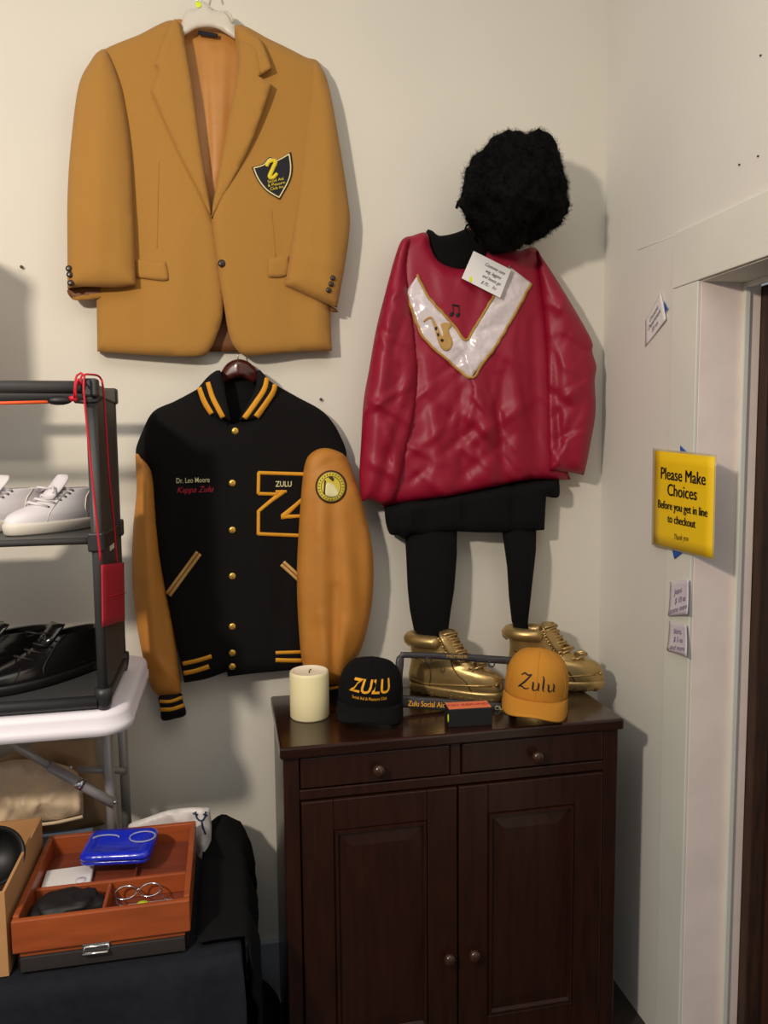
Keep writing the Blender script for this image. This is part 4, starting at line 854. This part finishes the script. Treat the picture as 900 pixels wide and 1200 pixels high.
# ------------------------------------------------------------------ white folding table on the lower table
ZT = .60
ft = thing('folding_table', 'small white plastic folding table with grey legs carrying the rack', 'table', (-.6, -.36, ZT))
def rrect(x0, x1, y0, y1, r, z, n=6):
    o = []
    for cx, cy_, a0 in ((x1 - r, y1 - r, 0), (x0 + r, y1 - r, 90), (x0 + r, y0 + r, 180), (x1 - r, y0 + r, 270)):
        for k in range(n + 1): a = radians(a0 + 90 * k / n); o.append((cx + r * cos(a), cy_ + r * sin(a), z))
    return o
TX1, TX0, TY0, TY1 = -.218, -1.15, -.535, -.06
MB().rings([rrect(TX0 + .014, TX1 - .014, TY0 + .014, TY1 - .014, .055, 1.056), rrect(TX0, TX1, TY0, TY1, .065, 1.058), rrect(TX0, TX1, TY0, TY1, .065, 1.075), rrect(TX0 + .003, TX1 - .003, TY0 + .003, TY1 - .003, .065, 1.078), rrect(TX0 + .003, TX1 - .003, TY0 + .003, TY1 - .003, .065, 1.095), rrect(TX0 + .008, TX1 - .008, TY0 + .008, TY1 - .008, .06, 1.106), rrect(TX0 + .018, TX1 - .018, TY0 + .018, TY1 - .018, .055, 1.11)]).build('tabletop', 'table_white', ft)
lgA = P(124, 858, .238); lgB = P(143, 858, .095); lgA2 = P(137, 1075, .238); lgB2 = P(152, 1040, .095)
for (tx, ty, bx) in ((lgA[0], -.238, lgA2[0]), (lgB[0], -.095, lgB2[0]), (-1.02, -.238, -1.02), (-1.05, -.095, -1.05)):
    MB().tube([(tx, ty, 1.06), (tx + (bx - tx) * .5, ty, .83), (bx, ty, ZT + .012)], .0125, 12).build('leg', 'steel', ft)
    MB().lathe([(.015, 0), (.016, .02)], (bx, ty, ZT + .001), 12).build('leg_cap', 'black_sole', ft)
MB().tube([P(92, 902, .2), P(130, 902, .235), P(147, 904, .095)], .009, 10).build('crossbar', 'steel', ft)
bA = P(0, 864, .256); bB = P(134, 942, .252)
q = lambda t: bA + (bB - bA) * t
MB().tube([bA - (bB - bA) * .35, q(.55)], .009, 10).build('brace', 'steel', ft); MB().tube([q(.42), bB], .0125, 10).build('brace_sleeve', 'steel', ft)
MB().tube([q(.66), q(.72)], .0155, 10).build('brace_collar', 'chrome', ft); MB().ball(P(83, 899, .27), .004, 8).build('rivet', 'chrome', ft); MB().ball(P(134.5, 940, .266), .005, 8).build('rivet', 'chrome', ft)
MB().tube([P(103, 857, .42), P(104, 861, .42), P(107, 862, .42)], .004, 6).build('latch_clip', 'black_sole', ft); MB().tube([P(115, 855, .42), P(114, 860, .42), P(111, 862, .42)], .004, 6).build('latch_clip', 'black_sole', ft)

# off to the left on top of the rack: unseen cartons, made up to shade the wall
for x1_, z0_, z1_, lab in ((-.622, RZ1 + .004, RZ1 + .15, 'unseen wide brown carton added on the rack to shade the wall'), (-.645, RZ1 + .1505, RZ1 + .385, 'unseen narrow brown carton added on the wide one to shade the wall')):
    bxs = thing('shade_carton', lab, 'carton', (-.75, -.36, z0_), 'unseen cartons added to shade the wall')
    box('shade_carton_body', -.93, x1_, -.50, -.22, z0_, z1_ - .012, 'cardboard', bxs, .004); box('shade_carton_lid', -.934, x1_ + .004, -.504, -.216, z1_ - .04, z1_, 'cardboard', bxs, .003)

# ------------------------------------------------------------------ lower table with black cloth
lt_ = thing('low_table', 'low table hidden under the dark cloth at lower left', 'table', (-.6, -.4, 0))
LX0, LX1, LY0, LY1 = -1.25, .0, -.635, -.10
box('tabletop', LX0, LX1, LY0, LY1, ZT - .03, ZT - .006, 'rack_dark', lt_)
for x in (LX0 + .06, LX1 - .06):
    for y in (LY0 + .05, LY1 - .05): box('leg', x - .015, x + .015, y - .015, y + .015, 0, ZT - .03, 'rack_dark', lt_)
V = []; F = []; US = np.concatenate([np.linspace(LX0, LX1 - .01, 46), LX1 + np.linspace(.0, .5, 26)]); VS = np.concatenate([LY0 - np.linspace(.5, .0, 26), np.linspace(LY0 + .01, LY1, 20)])
for v in VS:
    for u in US:
        x, y, z = u, v, ZT - .003
        du, dv = max(0, u - LX1), max(0, LY0 - v)
        if du or dv:
            dr = max(du, dv); z = ZT - .003 - dr; wv = .018 * min(1, dr / .15)
            x = min(u, LX1) + (.004 + .25 * wv * (1 + sin(v * 26 + 1))) * (1 if du else 0) * min(1, du / .02)
            y = max(v, LY0) - (.012 + wv * (1 + sin(u * 21 + 2 * sin(u * 7)))) * (1 if dv else 0) * min(1, dv / .02)
        V.append((x, y, z))
nu = len(US)
for j in range(len(VS) - 1):
    for i in range(nu - 1): a = j * nu + i; F.append((a, a + 1, a + nu + 1, a + nu))
tcl = mesh('tablecloth', V, F, 'tablecloth'); tag(tcl, 'dark blue-black cloth draped over the low table', 'tablecloth')
V = []; F = []; US = np.concatenate([np.linspace(-.10, .0, 9), np.linspace(.012, .52, 34)]); VS = np.linspace(-.60, -.105, 40)
for v in VS:
    for u in US:
        n_ = noise.noise(Vector((u * 9, v * 9, 2))); n2 = noise.noise(Vector((u * 24, v * 24, 5)))
        if u <= 0: p = (u + .01, v, ZT + .006 + .012 * (1 + n_) + .006 * n2 + .05 * max(0, 1 - ((v + .16) / .09) ** 2) * math.exp(-((u + .05) / .04) ** 2))
        else:
            k = min(1, u / .08); p = (.020 + .014 * k + .012 * k * sin(v * 34 + 3 * n_) + .006 * n2, v + .03 * n_ - .10 * max(0, u - .1), ZT + .012 - u)
        V.append(p)
nu = len(US)
for j in range(len(VS) - 1):
    for i in range(nu - 1): a = j * nu + i; F.append((a, a + 1, a + nu + 1, a + nu))
bg_ = mesh('black_garment', V, F, 'black_cloth'); tag(bg_, 'crumpled black garment hanging off the table end beside the wooden box', 'garment')
sm = bg_.modifiers.new('thickness', 'SOLIDIFY'); sm.thickness = .004
fb_ = thing('floor_bag', 'black soft bag on the floor between table and cabinet', 'bag', (-.02, -.17, 0))
bm = bmesh.new(); bmesh.ops.create_icosphere(bm, subdivisions=4, radius=1)
for v in bm.verts:
    n = v.co.copy(); s_ = 1 + .12 * noise.noise(n * 2.1); v.co = Vector((.02 + n.x * .085 * s_, -.16 + n.y * .12 * s_, max(.0, .075 + n.z * .085 * s_)))
me = bpy.data.meshes.new('bag_body'); bm.to_mesh(me); bm.free(); link('bag_body', me, 'black_cloth', fb_)
MB().tube([(-.02, -.2, .15), (-.01, -.2, .19), (.03, -.2, .20), (.055, -.2, .15)], .006, 8).build('bag_handle', 'black_cloth', fb_)

# wooden organiser box
wb = thing('wooden_box', 'reddish wooden tray box with compartments on the dark cloth', 'box', (-.28, -.45, ZT))
BX0, BX1, BY0, BY1 = -.452, -.102, -.612, -.268; BZ = .722; w = .013; zl = .648
box('drawer_case', BX0 + .004, BX1 - .004, BY0 + .02, BY1 - .004, ZT, zl - .004, 'cherry_dark', wb)
dfr = box('drawer_front', BX0 + .012, BX1 - .012, BY0 + .004, BY0 + .022, ZT + .003, zl - .012, 'acrylic', wb); box('drawer_strip', BX0 + .012, BX1 - .012, BY0 + .008, BY0 + .022, zl - .0118, zl - .004, 'box_wood', dfr, .001)
hx = P(112, 1112, .615); MB().tube([(hx[0] - .024, BY0 + .005, hx[2] - .006), (hx[0] - .024, BY0 - .008, hx[2] - .006), (hx[0] + .024, BY0 - .008, hx[2] - .006), (hx[0] + .024, BY0 + .005, hx[2] - .006)], .003, 8).build('pull', 'chrome', dfr)
box('pull_plate', hx[0] - .027, hx[0] + .027, BY0 + .003, BY0 + .006, hx[2] - .009, hx[2] + .008, 'chrome', dfr, .001)
box('front_wall', BX0, BX1, BY0, BY0 + w, zl, BZ - .004, 'box_wood', wb); box('back_wall', BX0, BX1, BY1 - w, BY1, zl, BZ, 'box_wood', wb)
box('side_wall', BX0, BX0 + w, BY0 + w, BY1 - w, zl, BZ, 'box_wood', wb); box('side_wall', BX1 - w, BX1, BY0 + w, BY1 - w, zl, BZ, 'box_wood', wb)
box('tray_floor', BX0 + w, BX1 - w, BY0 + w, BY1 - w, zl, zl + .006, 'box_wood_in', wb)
ym = -.465
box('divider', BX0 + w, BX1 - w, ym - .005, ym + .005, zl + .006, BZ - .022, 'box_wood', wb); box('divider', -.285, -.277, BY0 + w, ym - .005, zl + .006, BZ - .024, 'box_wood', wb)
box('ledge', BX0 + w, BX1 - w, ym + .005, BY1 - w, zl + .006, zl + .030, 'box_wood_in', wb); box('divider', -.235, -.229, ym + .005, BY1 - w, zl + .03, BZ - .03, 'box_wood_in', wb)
ci = MB().box(0, .105, 0, .085, 0, .012, .003); pz = zl + .0305
ci.xform(Matrix.Translation((-.432, -.458, pz)) @ Matrix.Rotation(radians(3), 4, 'Z')); wcard = tag(ci.build('white_packet', 'paper', smooth=False), 'flat white packet lying in the back of the wooden box', 'packet')
dot_ = MB().lathe([(.012, 0), (.011, .002), (.0005, .0025)], (-.35, -.435, pz + .0122), 14).build('seal', 'note_paper', wcard)
bc = thing('blue_case', 'translucent bright blue plastic case lying on the wooden box', 'case', (-.3, -.39, BZ))
c4 = [PZ(np.array(float(x)), np.array(float(y)), BZ + .004) for x, y in ((90, 1009), (178, 1005), (187, 980), (108, 981))]
cx_ = sum(c4) / 4; ax = c4[1] - c4[0]; ang = math.atan2(ax[1], ax[0]); W_ = float(np.linalg.norm(ax)) * .94; H_ = .115
BM = Matrix.Translation(Vector((cx_[0], cx_[1], BZ - .006))) @ Matrix.Rotation(ang, 4, 'Z') @ Matrix.Rotation(radians(4), 4, 'X')
def rr(hw, hh, r, z, n=5): return [tuple(BM @ Vector(p)) for p in rrect(-hw, hw, -hh, hh, r, z, n)]
MB().rings([rr(W_ / 2 - .006, H_ / 2 - .006, .016, 0), rr(W_ / 2, H_ / 2, .02, .006), rr(W_ / 2, H_ / 2, .02, .013)]).build('case_base', 'blue_plastic', bc)
MB().rings([rr(W_ / 2 + .001, H_ / 2 + .001, .02, .0135), rr(W_ / 2, H_ / 2, .02, .022), rr(W_ / 2 - .006, H_ / 2 - .006, .016, .028), rr(W_ / 2 - .022, H_ / 2 - .022, .01, .028), rr(W_ / 2 - .026, H_ / 2 - .026, .008, .024)]).build('case_lid', 'blue_plastic', bc)
MB().tube([BM @ Vector((-.035 + .03 * cos(a), .012 * sin(a) + .012, .030)) for a in np.linspace(0, pi, 10)], .002, 6).build('case_handle', 'glassy', bc)
sc_ = MB().tube([BM @ Vector((.05 + .03 * cos(a), .01 + .022 * sin(a), .0305)) for a in np.linspace(0, 2 * pi, 14)[:-1]], .0018, 6, closed=True); sc_.build('case_ring', 'glassy', bc)
# dark felt item and small clear packets in the front compartments
def blob(name, c, s3, rot, m, parent, seed, amp=.2, sub=4, tilt=0):
    bm = bmesh.new(); bmesh.ops.create_icosphere(bm, subdivisions=sub, radius=1); M = Matrix.Translation(Vector(c)) @ Matrix.Rotation(rot, 4, 'Z') @ Matrix.Rotation(tilt, 4, 'Y')
    for v in bm.verts:
        n = v.co.copy(); k = 1 + amp * noise.noise(n * 1.6 + Vector((seed, 0, 0))) + amp * .4 * noise.noise(n * 5 + Vector((seed, 3, 0)))
        v.co = M @ Vector((math.copysign(abs(n.x) ** .8, n.x) * s3[0] * k, math.copysign(abs(n.y) ** .8, n.y) * s3[1] * k, math.copysign(abs(n.z) ** .8, n.z) * s3[2] * k))
    me = bpy.data.meshes.new(name); bm.to_mesh(me); bm.free(); return link(name, me, m, parent)
sd = thing('dark_pouch', 'crumpled black cloth pouch in the front left compartment', 'pouch', (-.36, -.53, zl))
blob('pouch_body', (-.362, -.53, zl + .035), (.070, .048, .030), radians(14), 'black_suede', sd, 2, .3); 
cpk = thing('clear_packet', 'clear plastic packet with yellow sticker in the front right compartment', 'packet', (-.2, -.54, zl + .006))
box('packet_body', -.238, -.140, -.585, -.535, zl + .0065, zl + .034, 'glassy', cpk, .004); box('packet_insert', -.232, -.146, -.580, -.540, zl + .010, zl + .022, 'black_print', cpk, .002)
MB().lathe([(.012, 0), (.0118, .001), (.0005, .0012)], (-.205, -.545, zl + .0345), 14).build('sticker', 'sticker', cpk)
MB().lathe([(.016, 0), (.0158, .001), (.0005, .0012)], (-.178, -.558, zl + .0345), 14).build('paper_seal', 'paper', cpk)
egl = thing('eyeglasses', 'clear eyeglasses lying behind the clear packet in the box', 'eyeglasses', (-.22, -.51, zl + .03))
for dx in (0, .052): MB().tube([(-.245 + dx + .023 * cos(a), -.503 + .016 * sin(a), zl + .040 + .006 * sin(a)) for a in np.linspace(0, 2 * pi, 17)[:-1]], .002, 6, closed=True).build('rim', 'chrome', egl)
MB().tube([(-.222, -.503, zl + .041), (-.2175, -.5, zl + .044), (-.214, -.503, zl + .041)], .0018, 6).build('bridge', 'chrome', egl)
for dx in (-.268, -.170): MB().tube([(dx, -.503, zl + .04), (dx + .01, -.54, zl + .038), (dx + .03, -.555, zl + .036)], .0018, 6).build('temple', 'chrome', egl)

# printed bag behind the box
pb = thing('printed_bag', 'white plastic bag with blue print folded behind the wooden box', 'bag', P(220, 1020, .23))
pbb, spb = sheet('bag_sheet', [(150, 968), (172, 958), (200, 949), (230, 946), (246, 947), (246, 947), (248, 970), (247, 1000), (250, 1016), (240, 1026), (232, 1020), (228, 990), (200, 985), (165, 985)], lambda x, y: .215 + fold(x, y, [(236, 950, 240, 1015, 4, .012), (200, 955, 225, 975, 6, .01), (226, 960, 230, 1010, 3, -.01)]) + .004 * nz(x, y, 9, 5), 'plastic_bag', pb, 4, .012, 8, thick=.006)
for qv in ([(229, 951), (231, 959), (236, 962), (240, 958), (241, 951)], [(236, 962), (238, 970), (241, 978)], [(226, 953), (232, 955)], [(238, 954), (243, 956)]): ribbon('bag_print', qv, 2.2, spb, 'navy_print', pbb)

# cardboard box with a black cup
kb = thing('cardboard_box', 'open brown cardboard box at the left photo edge', 'box', (-.63, -.46, ZT))
KX1 = -.462; KX0 = -.82; KY0, KY1 = -.605, -.285; KZ = .778
MB().box(KX0, KX1, KY0, KY0 + .006, ZT, KZ).build('front_wall', 'cardboard', kb, smooth=False); MB().box(KX0, KX1, KY1 - .006, KY1, ZT, KZ).build('back_wall', 'cardboard', kb, smooth=False)
for x in (KX0, KX1 - .006): MB().box(x, x + .006, KY0 + .006, KY1 - .006, ZT, KZ).build('side_wall', 'cardboard', kb, smooth=False)
box('bottom', KX0 + .006, KX1 - .006, KY0 + .006, KY1 - .006, ZT, ZT + .005, 'cardboard', kb, 0)
cu_ = thing('black_cup', 'black round bowl resting in the cardboard box', 'bowl', (-.53, -.43, ZT + .12))
cc_ = Vector(P(-6, 1003, .47)); ax_ = (Vector(CAM) - cc_).normalized(); ax_ = (ax_ + Vector((.2, 0, .15))).normalized(); MQ = Matrix.Translation(cc_) @ ax_.to_track_quat('Z', 'Y').to_matrix().to_4x4()
def lathe_to(prof, M, name, m, par): return MB().lathe(prof, (0, 0, 0), 36).xform(M).build(name, m, par)
lathe_to([(.03, -.075), (.052, -.06), (.058, -.02), (.060, 0), (.057, .001), (.052, -.02), (.045, -.055), (.001, -.06)], MQ, 'bowl_shell', 'black_sole', cu_)
MB().tube([MQ @ Vector((.060 * cos(a), .060 * sin(a), -.002)) for a in np.linspace(0, 2 * pi, 37)[:-1]], .0022, 6, closed=True).build('bowl_rim', 'black_sole', cu_)
pk_ = thing('tissue_paper', 'crumpled white tissue paper under the black bowl', 'paper', (-.54, -.48, ZT + .01))
blob('tissue_sheet', (-.57, -.46, ZT + .055), (.095, .12, .048), 0, 'note_paper', pk_, 5, .35)

# paper bags below the folding table
bb = tag(box('blue_box', -.62, -.372, -.255, -.12, ZT, ZT + .062, 'blue_grey', None, .006), 'blue-grey flat box under the crumpled paper bag', 'box')
b1, sb1 = sheet('crumpled_paper_bag', [(-60, 905), (-20, 898), (20, 890), (60, 893), (88, 903), (96, 922), (98, 945), (98, 955), (98, 955), (75, 962), (40, 966), (10, 974), (-60, 978)], lambda x, y: .165 + .012 * nz(x, y, 34, 11) + rdg(x, y, 26, 12, .012) + fold(x, y, [(20, 915, 80, 905, 7, .012), (10, 940, 85, 945, 8, .014), (40, 900, 55, 960, 5, -.008), (-10, 925, 30, 960, 6, .01), (88, 905, 94, 955, 3, .012)]), 'kraft', None, 4, .04, 22, back=.11)
tag(b1, 'pale crumpled brown paper bag rolled under the white table', 'paper bag')
b2, _ = sheet('paper_bag', [(-40, 900), (0, 888), (30, 876), (58, 866), (90, 868), (112, 866), (112, 866), (114, 893), (126, 925), (123, 966), (123, 966), (95, 972), (40, 975)], lambda x, y: .075 + .008 * nz(x, y, 34, 13) + rdg(x, y, 30, 14, .008) + fold(x, y, [(60, 875, 100, 890, 7, .01), (105, 915, 118, 960, 5, .01)]), 'kraft_dark', None, 5, .02, 20, back=.045)
tag(b2, 'darker brown paper bag standing behind the crumpled bag', 'paper bag')
for q in ([(0, 975), (35, 968), (66, 964), (97, 957)],):
    ribbon('bag_edge', q, 4, .195, 'kraft', b1, .001, .003)
